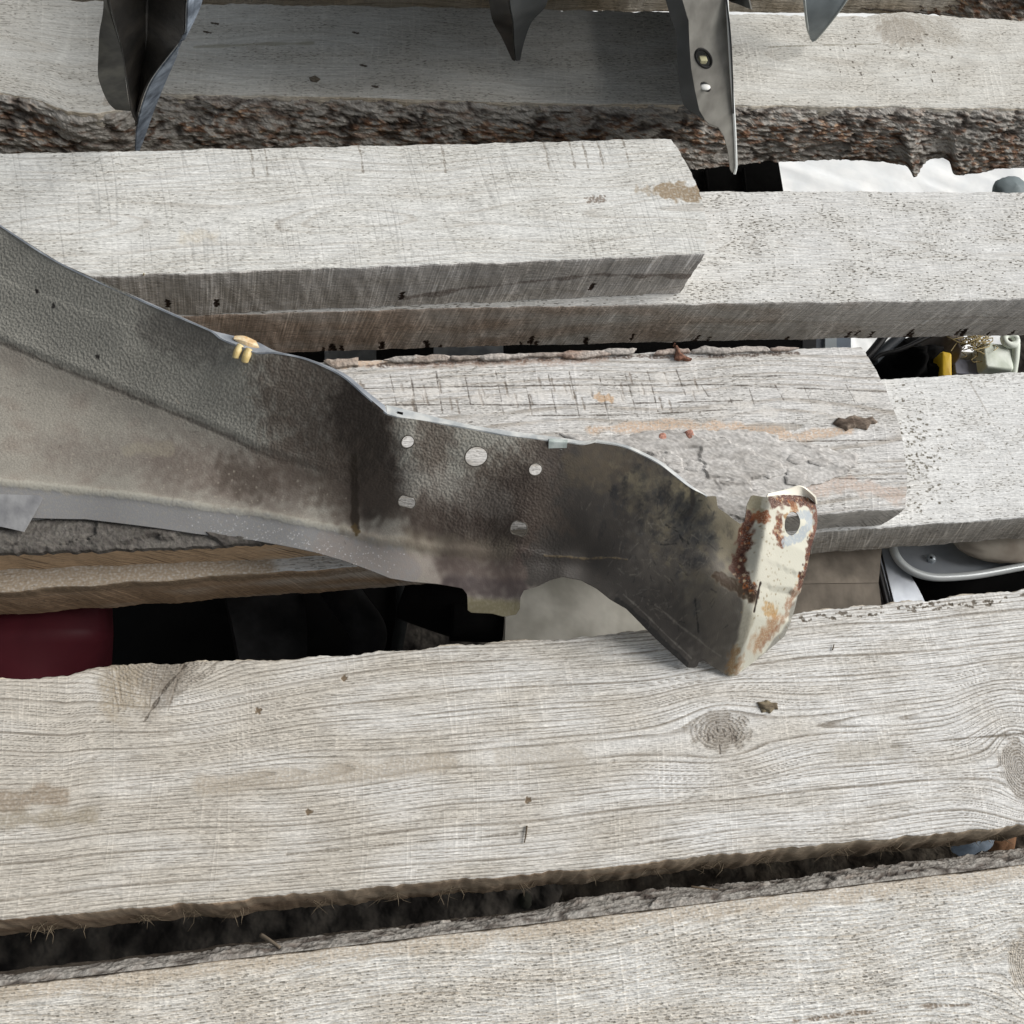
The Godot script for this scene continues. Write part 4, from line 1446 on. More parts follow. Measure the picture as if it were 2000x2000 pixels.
	sk.stroke([Vector2(3.4, -223.2), Vector2(27.3, -212.4), Vector2(64.0, -205.6), Vector2(100.9, -200.3)], 1.4, 3.0, Color(0.54, 0.51, 0.455), 0.55, 1.0, 0.1, 0.3, 0.3)
	sk.stroke([Vector2(-251.1, -380.0), Vector2(-210.5, -355.0), Vector2(-171.1, -334.9), Vector2(-131.8, -317.1), Vector2(-91.7, -297.8), Vector2(-65.3, -284.2), Vector2(-51.8, -276.3), Vector2(-31.5, -266.8)], 0.3, 1.5, Color(0.3, 0.28, 0.255), 0.8, 0.6, 0.1, 0.3)  # dark line under the crease: dirt, plus the shade of the step as colour
	sk.stroke([Vector2(-211.0, -347.3), Vector2(-171.8, -327.5), Vector2(-132.5, -309.6), Vector2(-92.3, -290.0), Vector2(-65.8, -278.1)], 2.0, 7.0, Color(0.45, 0.43, 0.4), 0.4, 3.0, 0.06, 0.3)
	for k in 240:
		var q: Vector2 = lerp(Vector2(-211.6, -327.8), Vector2(140.1, -218.5), rng.randf()) + Vector2(rng.randfn(0, 16), rng.randfn(0, 26))
		var dir := Vector2(rng.randfn(0, 3), rng.randfn(0, 2))
		sk.stroke(PackedVector2Array([q, q + dir]), 0.1, 0.35, [Color(0.7, 0.68, 0.63), Color(0.25, 0.22, 0.2), Color(0.55, 0.5, 0.44)][rng.randi() % 3], rng.randf_range(0.1, 0.45), 0.2, 0.3)
	# dark brown blooms
	sk.stroke([Vector2(-107.1, -272.8), Vector2(-71.6, -262.5), Vector2(-32.4, -253.1)], 4.0, 21.0, Color(0.38, 0.335, 0.305), 0.65, 4.0, 0.05, 0.25, 0.0, 0.12)
	sk.stroke([Vector2(-66.7, -263.9), Vector2(-52.2, -256.4)], 4.0, 12.0, umber, 0.75, 6.0, 0.06, 0.4)
	sk.stroke([Vector2(-180.8, -286.4), Vector2(-116.8, -275.3)], 2.0, 16.0, Color(0.44, 0.405, 0.375), 0.5, 4.0, 0.05, 0.25, 0.0, 0.12)
	sk.stroke([Vector2(-133.0, -283.5), Vector2(-106.9, -282.1)], 2.0, 4.0, Color(0.6, 0.57, 0.5), 0.5, 2.0, 0.1, 0.3)
	sk.stroke([Vector2(-21.5, -302.2), Vector2(0.4, -287.6), Vector2(12.3, -270.0), Vector2(14.6, -252.8)], 13.0, 24.0, umber, 0.75, 8.0, 0.03, 0.2)
	sk.stroke([Vector2(13.2, -284.4), Vector2(20.5, -270.4), Vector2(22.7, -250.4), Vector2(25.5, -241.1)], 10.0, 11.0, Color(0.215, 0.185, 0.16), 0.92, 4.0, 0.04, 0.1)
	sk.stroke([Vector2(27.3, -243.4), Vector2(36.4, -230.7)], 4.0, 9.0, umber, 0.85, 3.0, 0.05)
	sk.stroke([Vector2(-31.4, -268.2), Vector2(-5.2, -257.3), Vector2(10.8, -245.3)], 6.0, 20.0, Color(0.33, 0.285, 0.25), 0.6, 8.0, 0.04, 0.3)
	sk.stroke([Vector2(12.4, -260.6), Vector2(10.9, -229.9), Vector2(10.9, -223.6)], 1.7, 1.5, Color(0.2, 0.165, 0.13), 0.95, 1.0, 0.1)
	sk.stroke([Vector2(10.2, -224.3), Vector2(11.7, -220.2)], 1.2, 1.0, Color(0.32, 0.26, 0.16), 0.9, 0.8, 0.3)
	sk.stroke([Vector2(-70.5, -332.3), Vector2(-90.2, -337.4), Vector2(-109.1, -345.7)], 3.0, 12.0, Color(0.33, 0.315, 0.295), 0.6, 4.0, 0.05)
	# round the holes
	sk.stroke([Vector2(63.8, -264.7), Vector2(61.8, -254.0)], 5.0, 12.0, umber, 0.7, 4.0, 0.06)
	sk.stroke([Vector2(99.5, -232.4), Vector2(122.6, -238.5), Vector2(143.1, -246.1)], 10.0, 18.0, umber, 0.8, 6.0, 0.05, 0.2)
	sk.stroke([Vector2(56.0, -222.1), Vector2(89.7, -214.8), Vector2(126.8, -204.2)], 7.0, 13.0, Color(0.25, 0.21, 0.185), 0.85, 4.0, 0.04, 0.15)
	sk.stroke([Vector2(112.5, -223.8), Vector2(133.2, -216.0), Vector2(144.7, -205.3)], 12.0, 14.0, Color(0.24, 0.205, 0.18), 0.85, 5.0, 0.05)
	sk.stroke([Vector2(72.4, -197.6), Vector2(106.6, -189.9), Vector2(134.3, -188.3)], 5.0, 11.0, Color(0.29, 0.245, 0.225), 0.85, 2.0, 0.05)
	sk.stroke([Vector2(46.6, -241.5), Vector2(79.6, -234.2), Vector2(106.0, -224.7)], 4.0, 9.0, Color(0.46, 0.44, 0.415), 0.5, 3.0, 0.05)
	sk.stroke([Vector2(45.6, -210.6), Vector2(79.5, -205.1), Vector2(110.0, -200.0)], 2.0, 7.0, Color(0.46, 0.425, 0.37), 0.6, 2.0, 0.06)
	sk.stroke([Vector2(85.6, -168.8), Vector2(113.8, -165.6)], 3.0, 5.0, Color(0.4, 0.375, 0.29), 0.95, 1.0, 0.1, 0.15)
	sk.stroke([Vector2(71.5, -183.4), Vector2(118.3, -176.5)], 3.0, 6.0, Color(0.235, 0.2, 0.195), 0.85, 0.8, 0.1, 0.15)
	# oily dark end
	sk.stroke([Vector2(156.8, -245.7), Vector2(163.5, -227.8), Vector2(164.5, -205.4), Vector2(159.3, -193.1)], 22.0, 14.0, Color(0.26, 0.23, 0.205), 0.9, 5.0, 0.04)
	sk.stroke([Vector2(180.7, -232.5), Vector2(201.9, -210.8), Vector2(212.8, -189.1), Vector2(226.2, -165.7), Vector2(229.3, -145.7)], 30.0, 16.0, soot, 0.93, 8.0, 0.04, 0.08)
	sk.stroke([Vector2(141.4, -189.5), Vector2(169.2, -184.0), Vector2(192.7, -166.9), Vector2(215.0, -148.6)], 16.0, 8.0, soot, 0.95, 4.0, 0.05)
	sk.stroke([Vector2(167.3, -251.3), Vector2(184.4, -244.4), Vector2(201.1, -235.4)], 3.0, 11.0, Color(0.33, 0.29, 0.235), 0.7, 3.0, 0.08, 0.4)
	sk.stroke([Vector2(153.3, -241.4), Vector2(173.9, -236.0)], 4.0, 8.0, Color(0.32, 0.285, 0.23), 0.7, 3.0, 0.08, 0.5)
	sk.stroke([Vector2(253.0, -202.7), Vector2(258.0, -181.9), Vector2(248.4, -168.3)], 13.0, 10.0, Color(0.47, 0.44, 0.37), 0.95, 5.0, 0.07, 0.15)
	sk.stroke([Vector2(225.2, -220.8), Vector2(245.5, -212.1), Vector2(257.4, -193.9)], 4.0, 12.0, Color(0.45, 0.42, 0.35), 0.8, 3.0, 0.08, 0.35)
	sk.stroke([Vector2(226.2, -212.0), Vector2(231.3, -199.2), Vector2(239.5, -188.8)], 4.0, 13.0, Color(0.21, 0.215, 0.22), 0.75, 4.0, 0.08, 0.45)
	sk.stroke([Vector2(212.8, -186.0), Vector2(235.6, -176.5), Vector2(249.8, -153.5)], 11.0, 12.0, Color(0.31, 0.29, 0.265), 0.75, 6.0, 0.08, 0.5)
	sk.stroke([Vector2(249.4, -156.4), Vector2(263.2, -138.2), Vector2(264.1, -121.2)], 8.0, 13.0, Color(0.34, 0.32, 0.29), 0.85, 4.0, 0.08, 0.3)
	# worn spots beside the dome
	sk.stroke([Vector2(197.7, -228.2), Vector2(211.7, -220.0), Vector2(216.0, -210.0)], 3.0, 12.0, Color(0.42, 0.39, 0.32), 0.75, 4.0, 0.12, 0.5)
	sk.stroke([Vector2(223.0, -227.3), Vector2(229.9, -222.3)], 3.0, 4.0, Color(0.56, 0.52, 0.42), 0.85, 2.0, 0.15)
	sk.stroke([Vector2(231.2, -227.8), Vector2(233.4, -214.8), Vector2(231.0, -209.7)], 0.6, 1.4, soot, 0.9, 0.5, 0.2)
	for l in [[Vector2(211.5, -224.2), Vector2(216.9, -220.5)], [Vector2(223.5, -211.7), Vector2(226.3, -209.0)]]:
		sk.stroke(PackedVector2Array(l), 1.0, 5.0, Color(0.1, 0.1, 0.105), 0.75, 2.0, 0.2, 0.4)
	for k in 320:
		var q: Vector2 = lerp(Vector2(186.0, -239.7), Vector2(239.3, -184.1), rng.randf()) + Vector2(rng.randfn(0, 12), rng.randfn(0, 13))
		var tone: Color = [soot, Color(0.1, 0.1, 0.108), Color(0.17, 0.175, 0.185), Color(0.42, 0.39, 0.32), Color(0.34, 0.31, 0.26)][rng.randi() % 5]
		var dir := Vector2(rng.randfn(1, 1.5), rng.randfn(1, 1.5)) * rng.randf_range(0.3, 3.0)
		sk.stroke(PackedVector2Array([q, q + dir]), rng.randf_range(0.1, 1.2), rng.randf_range(0.6, 4.0), tone, rng.randf_range(0.1, 0.5), 1.0, 0.3, 0.5)
	for l in [[Vector2(216.2, -205.6), Vector2(224.7, -200.2), Vector2(227.3, -194.2)], [Vector2(226.3, -196.8), Vector2(231.2, -192.4)], [Vector2(223.0, -193.5), Vector2(212.8, -194.1)], [Vector2(235.6, -158.6), Vector2(241.9, -139.5)]]:
		sk.stroke(PackedVector2Array(l), 0.2, 0.5, Color(0.1, 0.095, 0.09), 0.7, 0.5, 0.2, 0.5, -0.1)
	sk.stroke([Vector2(184.1, -164.2), Vector2(205.2, -147.4), Vector2(235.1, -122.0)], 1.6, 1.2, Color(0.13, 0.125, 0.12), 0.85, 0.5, 0.1, 0.2)
	sk.stroke([Vector2(188.6, -167.4), Vector2(209.5, -149.9), Vector2(239.2, -125.4)], 0.2, 0.5, Color(0.44, 0.425, 0.4), 0.7, 0.3, 0.1, 0.3)
	for k in 420:
		var q: Vector2 = Vector2(216.1, -185.6) + Vector2(rng.randfn(0, 24), rng.randfn(0, 24))
		var dir := Vector2(rng.randf_range(-1, 1), rng.randf_range(-1, 1)) * rng.randf_range(1, 7)
		sk.stroke(PackedVector2Array([q, q + dir]), 0.12, 0.35, [Color(0.45, 0.43, 0.39), Color(0.36, 0.35, 0.33), Color(0.12, 0.115, 0.11)][rng.randi() % 3], rng.randf_range(0.15, 0.5), 0.3, 0.3)
	sk.stroke([Vector2(210.2, -159.1), Vector2(248.2, -131.7), Vector2(260.0, -124.6)], 0.2, 0.4, Color(0.45, 0.43, 0.4), 0.6, 0.4, 0.1, 0.3)
	sk.stroke([Vector2(135.8, -196.3), Vector2(164.0, -192.6), Vector2(179.1, -190.7), Vector2(190.7, -187.8)], 0.25, 0.7, Color(0.45, 0.39, 0.29), 0.7, 0.5, 0.1, 0.4, 0.3)
	for st in sk.strokes:
		if st.soft >= 6.0:
			st.gaps = clampf(st.gaps, 0.14, 0.26)
			st.gf = 0.16
			st.nf = 0.13
	# cream flange and rust
	var flaky := sk.strokes.size()
	sk.stroke([Vector2(280.0, -216.7), Vector2(279.0, -194.5), Vector2(274.9, -172.1), Vector2(274.0, -151.0), Vector2(273.0, -131.4), Vector2(271.7, -112.8)], 3.5, 3.5, cream, 0.95, 1.2, 0.1, 0.1)
	for l in [[[Vector2(307.5, -214.0), Vector2(304.2, -188.8), Vector2(298.3, -169.9)], 19.0], [[Vector2(298.3, -169.9), Vector2(293.6, -149.0)], 15.0], [[Vector2(291.7, -148.9), Vector2(287.3, -134.2)], 10.0], [[Vector2(283.6, -134.1), Vector2(279.2, -121.3)], 7.0], [[Vector2(278.6, -122.7), Vector2(273.8, -113.5)], 3.0]]:
		sk.stroke(PackedVector2Array(l[0]), l[1], 2.0, Color(0.78, 0.77, 0.71), 1.0, 1.0, 0.1)
	sk.stroke([Vector2(284.5, -200.3), Vector2(279.8, -177.9), Vector2(278.8, -156.8)], 8.0, 6.0, Color(0.79, 0.78, 0.72), 0.9, 2.0, 0.1, 0.1)
	sk.stroke([Vector2(275.8, -217.3), Vector2(276.3, -209.0)], 5.0, 2.0, Color(0.55, 0.52, 0.43), 0.9, 1.5, 0.2, 0.2)
	sk.stroke([Vector2(273.4, -206.1), Vector2(269.9, -190.7), Vector2(264.6, -174.7)], 3.8, 2.2, rust, 0.95, 2.6, 0.16, 0.25, -0.1)
	sk.stroke([Vector2(278.5, -205.8), Vector2(282.9, -203.8)], 3.2, 1.5, Color(0.5, 0.27, 0.15), 0.9, 2.0, 0.25, 0.3)
	sk.stroke([Vector2(265.5, -172.7), Vector2(269.8, -162.0), Vector2(274.6, -156.8)], 3.0, 2.0, Color(0.25, 0.15, 0.11), 0.95, 2.0, 0.2, 0.1)
	sk.stroke([Vector2(248.6, -170.2), Vector2(259.6, -164.6), Vector2(273.4, -155.1)], 2.0, 2.4, Color(0.24, 0.185, 0.13), 0.9, 1.5, 0.2, 0.2, -0.3)
	sk.stroke([Vector2(278.9, -163.3), Vector2(277.5, -156.8), Vector2(276.1, -147.5)], 0.5, 0.6, Color(0.15, 0.11, 0.08), 0.95, 0.4, 0.2, 0.1, -0.5)
	sk.stroke([Vector2(290.5, -214.2), Vector2(314.3, -218.9), Vector2(329.3, -217.6)], 3.6, 1.6, rust, 0.97, 2.2, 0.16, 0.12, -0.15)
	sk.stroke([Vector2(332.5, -215.8), Vector2(328.2, -200.9), Vector2(321.7, -183.8)], 1.3, 1.2, Color(0.36, 0.19, 0.125), 0.95, 1.8, 0.18, 0.15, -0.15)
	sk.stroke([Vector2(323.5, -190.6), Vector2(319.7, -174.2), Vector2(314.9, -164.8)], 2.4, 1.2, rust, 0.95, 2.4, 0.15, 0.15, -0.15)
	sk.stroke([Vector2(295.0, -204.1), Vector2(292.9, -194.3), Vector2(295.4, -189.4)], 2.6, 1.4, Color(0.35, 0.19, 0.125), 0.95, 2.0, 0.2, 0.15, -0.1)
	sk.stroke([Vector2(309.4, -213.9), Vector2(310.6, -209.2)], 2.0, 2.0, ochre, 0.85, 1.5, 0.25, 0.2)
	sk.stroke([Vector2(284.2, -129.9), Vector2(292.9, -138.7), Vector2(296.4, -142.6)], 1.4, 5.0, ochre, 0.6, 3.0, 0.16, 0.5)
	sk.stroke([Vector2(287.5, -150.0), Vector2(294.0, -147.6)], 2.0, 3.0, Color(0.68, 0.52, 0.32), 0.7, 2.0, 0.2, 0.4)
	sk.stroke([Vector2(289.7, -128.1), Vector2(300.0, -139.0), Vector2(307.8, -148.4)], 0.5, 1.6, Color(0.45, 0.27, 0.17), 0.45, 2.0, 0.25, 0.6)
	sk.stroke([Vector2(272.3, -113.6), Vector2(274.1, -121.4)], 0.8, 2.0, ochre, 0.45, 2.0, 0.25, 0.5)
	sk.stroke([Vector2(306.7, -152.8), Vector2(312.3, -160.3)], 1.0, 2.4, Color(0.5, 0.3, 0.2), 0.6, 2.0, 0.25, 0.5)
	sk.stroke([Vector2(268.1, -114.8), Vector2(268.1, -126.4)], 1.2, 2.6, Color(0.5, 0.36, 0.2), 0.7, 2.0, 0.25, 0.4)
	for k in range(flaky, sk.strokes.size()):
		var st := sk.strokes[k]
		if st.color.r - st.color.b > 0.13 and st.color.r < 0.66 and st.a < 1.0:
			st.gaps = 0.42
			st.gf = 0.9
			st.rad *= 0.72
			st.soft = st.soft * 1.3 + 0.4
			st.dh = -0.08
	for l in [[Vector2(273.4, -206.1), Vector2(269.9, -190.7), Vector2(264.6, -174.7)], [Vector2(265.5, -172.7), Vector2(269.8, -162.0), Vector2(274.6, -156.8)], [Vector2(290.5, -214.2), Vector2(314.3, -218.9), Vector2(329.3, -217.6)], [Vector2(329.2, -211.7), Vector2(322.5, -190.5), Vector2(318.3, -174.1), Vector2(313.0, -164.7)], [Vector2(295.0, -204.1), Vector2(292.9, -194.3), Vector2(295.4, -189.4)]]:
		for k in 46:
			var line: Array = l
			var seg := rng.randi() % (line.size() - 1)
			var q: Vector2 = line[seg].lerp(line[seg + 1], rng.randf()) + Vector2(rng.randfn(0, 2.0), rng.randfn(0, 2.0))
			sk.stroke(PackedVector2Array([q]), rng.randf_range(0.1, 0.8), 0.5, [Color(0.2, 0.11, 0.08), Color(0.62, 0.36, 0.18), Color(0.48, 0.25, 0.15), Color(0.76, 0.7, 0.58)][rng.randi() % 4], rng.randf_range(0.3, 0.8), 0.6, 0.6, 0.0, -0.06)
	# bare zinc round the hole
	sk.stroke([Vector2(299.0, -189.7), Vector2(312.5, -193.8), Vector2(321.1, -200.7), Vector2(324.2, -209.3)], 2.6, 0.8, Color(0.63, 0.66, 0.68), 0.9, 1.2, 0.25, 0.3)
	sk.stroke([Vector2(312.4, -208.1), Vector2(322.8, -209.8)], 2.6, 0.8, Color(0.63, 0.66, 0.68), 0.85, 1.2, 0.25, 0.3)
	sk.stroke([Vector2(301.4, -205.3), Vector2(307.5, -208.1)], 1.6, 1.0, Color(0.55, 0.4, 0.25), 0.8, 1.0, 0.3, 0.3)
	for k in 130:
		var q: Vector2 = lerp(Vector2(285.0, -206.8), Vector2(292.0, -134.4), rng.randf()) + Vector2(rng.randfn(4, 9), rng.randfn(0, 4))
		sk.stroke(PackedVector2Array([q]), rng.randf_range(0.1, 0.55), 0.4, Color(0.5, 0.44, 0.34), rng.randf_range(0.2, 0.7), 0.3, 0.7)
	# light specks of dust on the flange, grit on the coating
	for k in 260:
		var t := rng.randf()
		var q: Vector2 = lerp(Vector2(-92.4, -235.9), Vector2(31.7, -199.9), t) + Vector2(rng.randfn(0, 8), rng.randfn(0, 5))
		sk.stroke(PackedVector2Array([q]), rng.randf_range(0.05, 0.28), 0.25, Color(0.83, 0.83, 0.83), rng.randf_range(0.3, 0.9))
	for k in 160:
		var q: Vector2 = lerp(Vector2(-193.2, -290.1), Vector2(-6.5, -238.2), rng.randf()) + Vector2(rng.randfn(0, 14), rng.randfn(0, 12))
		sk.stroke(PackedVector2Array([q]), rng.randf_range(0.1, 0.5), 0.4, Color(0.66, 0.63, 0.57), rng.randf_range(0.2, 0.6))
	for q in [Vector2(-180.7, -376.8), Vector2(-171.0, -367.3), Vector2(-146.5, -337.2)]:
		sk.stroke(PackedVector2Array([q]), 0.9, 0.7, Color(0.12, 0.11, 0.1), 0.85, 0.5, 0.6)
	sk.bake(m)

	var base := Vector3((lo.x + hi.x) / 2.0, 0, (lo.y + hi.y) / 2.0)
	var o := thing("car_fender", base, "dirty grey car fender lying on the planks, with a rusty cream end flange", "fender")
	part("fender_panel", cut_sheet(outline, holes, f, 1.6, 1.0, frame), m, o)

	var rim_mat := mat(Color(0.33, 0.31, 0.28), 0.5, 0.4)
	for hole in holes.slice(0, 5):
		var loop := PackedVector3Array()
		for k in hole.size() + 1:
			var q: Vector2 = hole[k % hole.size()]
			loop.append(Vector3(q.x, f.h(q.x, q.y) - 0.25, q.y))
		part("hole_rim", tube(loop, 0.42, 48, 6), rim_mat, o)

	# the narrow edge folded back along the top
	var edge_mat := worn(mat(Color.WHITE, 0.45, 0.5), Color(0.42, 0.44, 0.47), Color(0.66, 0.68, 0.7), 9.0, 0.03)
	var pale_edge := worn(mat(Color.WHITE, 0.5, 0.5), Color(0.6, 0.62, 0.63), Color(0.84, 0.84, 0.82), 12.0, 0.03, 8)
	var inner := PackedVector3Array()
	for q in [Vector2(-244.0, -448.1), Vector2(-202.5, -417.2), Vector2(-162.9, -387.1), Vector2(-110.7, -357.1), Vector2(-72.0, -336.4), Vector2(-65.6, -331.0), Vector2(-46.3, -320.4), Vector2(-33.3, -319.0), Vector2(-13.9, -314.4), Vector2(6.3, -303.2), Vector2(19.6, -290.3), Vector2(33.8, -276.5)]:
		inner.append(Vector3(q.x, f.h(q.x, q.y) + 0.4, q.y))
	part("edge_fold", strip(inner, [Vector3(-245.1, 104.0, -453.1), Vector3(-203.3, 104.0, -422.0), Vector3(-163.6, 105.0, -392.1), Vector3(-111.3, 106.0, -362.7), Vector3(-72.3, 107.0, -340.7), Vector3(-64.2, 107.0, -337.9), Vector3(-45.3, 108.0, -331.3), Vector3(-33.4, 109.0, -323.8), Vector3(-13.9, 109.0, -317.7), Vector3(8.0, 109.0, -306.8), Vector3(22.1, 108.0, -293.7), Vector3(33.0, 107.0, -283.7)], 160, 1.0), edge_mat, o)
	inner = PackedVector3Array()
	for q in [Vector2(33.8, -276.5), Vector2(41.7, -274.0), Vector2(65.2, -270.4), Vector2(88.7, -266.0), Vector2(112.4, -261.2), Vector2(135.4, -257.7), Vector2(149.0, -256.0), Vector2(159.0, -254.7), Vector2(168.1, -256.3)]:
		inner.append(Vector3(q.x, f.h(q.x, q.y) + 0.4, q.y))
	part("edge_fold", strip(inner, [Vector3(33.8, 106.0, -284.6), Vector3(42.3, 106.0, -282.1), Vector3(65.7, 104.0, -275.6), Vector3(89.2, 102.0, -269.7), Vector3(113.0, 100.0, -265.6), Vector3(136.3, 98.0, -262.2), Vector3(151.0, 98.0, -259.3), Vector3(159.6, 97.0, -257.9), Vector3(168.9, 97.0, -258.2)], 110, 1.0), pale_edge, o)
	inner = PackedVector3Array()
	for q in [Vector2(168.1, -256.0), Vector2(178.8, -254.4), Vector2(189.3, -251.3), Vector2(199.7, -246.2), Vector2(209.8, -239.9), Vector2(220.1, -231.8), Vector2(230.7, -224.1), Vector2(241.4, -217.8)]:
		inner.append(Vector3(q.x, f.h(q.x, q.y) + 0.3, q.y))
	part("edge_fold", strip(inner, [Vector3(169.6, 96.0, -259.0), Vector3(180.1, 96.0, -256.6), Vector3(191.4, 95.0, -253.6), Vector3(202.4, 93.0, -248.8), Vector3(213.0, 92.0, -242.4), Vector3(222.5, 91.0, -233.9), Vector3(232.0, 89.0, -225.4), Vector3(242.5, 87.0, -218.7)], 70, 1.0), pale_edge, o)
	var dark_dot := tube(PackedVector3Array([Vector3(40.4, 107.6, -277.8), Vector3(43.8, 107.6, -276.9)]), 1.3, 8, 8)
	part("bolt_hole", dark_dot, mat(Color(0.07, 0.07, 0.07), 0.9, 0.1), o)
	inner = PackedVector3Array()
	for q in [Vector2(285.5, -216.5), Vector2(305.3, -220.7), Vector2(325.6, -222.7), Vector2(332.6, -218.1)]:
		inner.append(Vector3(q.x, f.h(q.x, q.y) + 0.3, q.y))
	var lip := part("flange_lip", strip(inner, [Vector3(287.2, 82.0, -219.6), Vector3(305.8, 76.0, -224.3), Vector3(316.9, 73.0, -226.4), Vector3(327.5, 68.0, -219.7)], 40, 1.2), mat(Color(0.93, 0.91, 0.85), 0.5, 0.4), o)
	lip.set_meta("label", "clean cream lip of the rusty flange")
	# spot-welded plate at the left
	var plate := PackedVector3Array()
	var low := PackedVector3Array()
	for q in [Vector2(-251.8, -263.0), Vector2(-212.0, -259.0), Vector2(-199.8, -258.2), Vector2(-187.9, -257.4), Vector2(-186.1, -255.1)]:
		plate.append(Vector3(q.x, f.h(q.x, q.y) + 1.6, q.y))
	for q in [Vector2(-252.6, -244.5), Vector2(-225.2, -241.5), Vector2(-213.1, -239.3), Vector2(-204.0, -236.7), Vector2(-197.9, -234.7)]:
		low.append(Vector3(q.x, f.h(Vector2(-212.7, -247.4).x, Vector2(-212.7, -247.4).y) - 1.0 + 1.6, q.y))
	part("bracket_plate", ruled([plate, low], 40, 12, 1.4), worn(mat(Color.WHITE, 0.6, 0.4), Color(0.47, 0.47, 0.475), Color(0.58, 0.58, 0.58), 10.0, 0.05, 4), o)

	# the yellowed plastic clip with its split peg
	var cr := thing("plastic_clip", Vector3(-51.9, 105.0, -331.3), "yellowed plastic clip pushed into the upper edge of the fender", "clip")
	var yellow := worn(mat(Color.WHITE, 0.5, 0.5), Color(0.76, 0.6, 0.4), Color(0.93, 0.87, 0.74), 30.0, 0.02, 6)
	var pad := ruled([PackedVector3Array([Vector3(-58.2, 110.0, -334.6), Vector3(-51.9, 111.0, -333.8), Vector3(-45.0, 111.0, -330.0)]), PackedVector3Array([Vector3(-58.7, 112.0, -331.3), Vector3(-51.7, 113.5, -328.8), Vector3(-43.2, 112.0, -325.4)]), PackedVector3Array([Vector3(-57.0, 111.0, -330.0), Vector3(-50.7, 112.0, -326.0), Vector3(-43.0, 111.0, -323.4)])], 24, 6, 1.4)
	part("clip_head", pad, yellow, cr)
	var peg := worn(mat(Color.WHITE, 0.5, 0.5), Color(0.78, 0.68, 0.45), Color(0.87, 0.8, 0.6), 30.0, 0.02, 7)
	part("clip_peg", tube(PackedVector3Array([Vector3(-54.4, 112.0, -326.1), Vector3(-56.7, 112.0, -321.8), Vector3(-57.9, 110.0, -319.0)]), 2.5, 16, 10, 0.8), peg, cr)
	part("clip_peg", tube(PackedVector3Array([Vector3(-49.2, 112.0, -323.0), Vector3(-51.2, 112.0, -318.4), Vector3(-52.3, 110.0, -316.2)]), 2.8, 16, 10, 0.8), peg, cr)

	# the small zinc clip
	var zc := thing("metal_clip", Vector3(142.2, 100.0, -254.8), "small bright zinc clip folded over the fender's upper edge beside the third hole", "clip")
	var zm := worn(mat(Color.WHITE, 0.35, 0.5, 0.35), Color(0.68, 0.72, 0.7), Color(0.82, 0.85, 0.83), 20.0, 0.02)
	part("clip_plate", ruled([PackedVector3Array([Vector3(137.3, 101.5, -258.7), Vector3(149.6, 100.5, -257.5)]), PackedVector3Array([Vector3(136.5, 102.5, -256.2), Vector3(148.8, 101.5, -255.3)]), PackedVector3Array([Vector3(136.6, 97.5, -252.2), Vector3(148.5, 96.5, -251.3)])], 12, 5, 1.0), zm, zc)
	part("clip_tongue", ruled([PackedVector3Array([Vector3(141.6, 98.0, -252.5), Vector3(145.6, 98.0, -251.9)]), PackedVector3Array([Vector3(142.3, 95.0, -250.8), Vector3(145.6, 95.0, -250.3)])], 6, 3, 1.0), zm, zc)


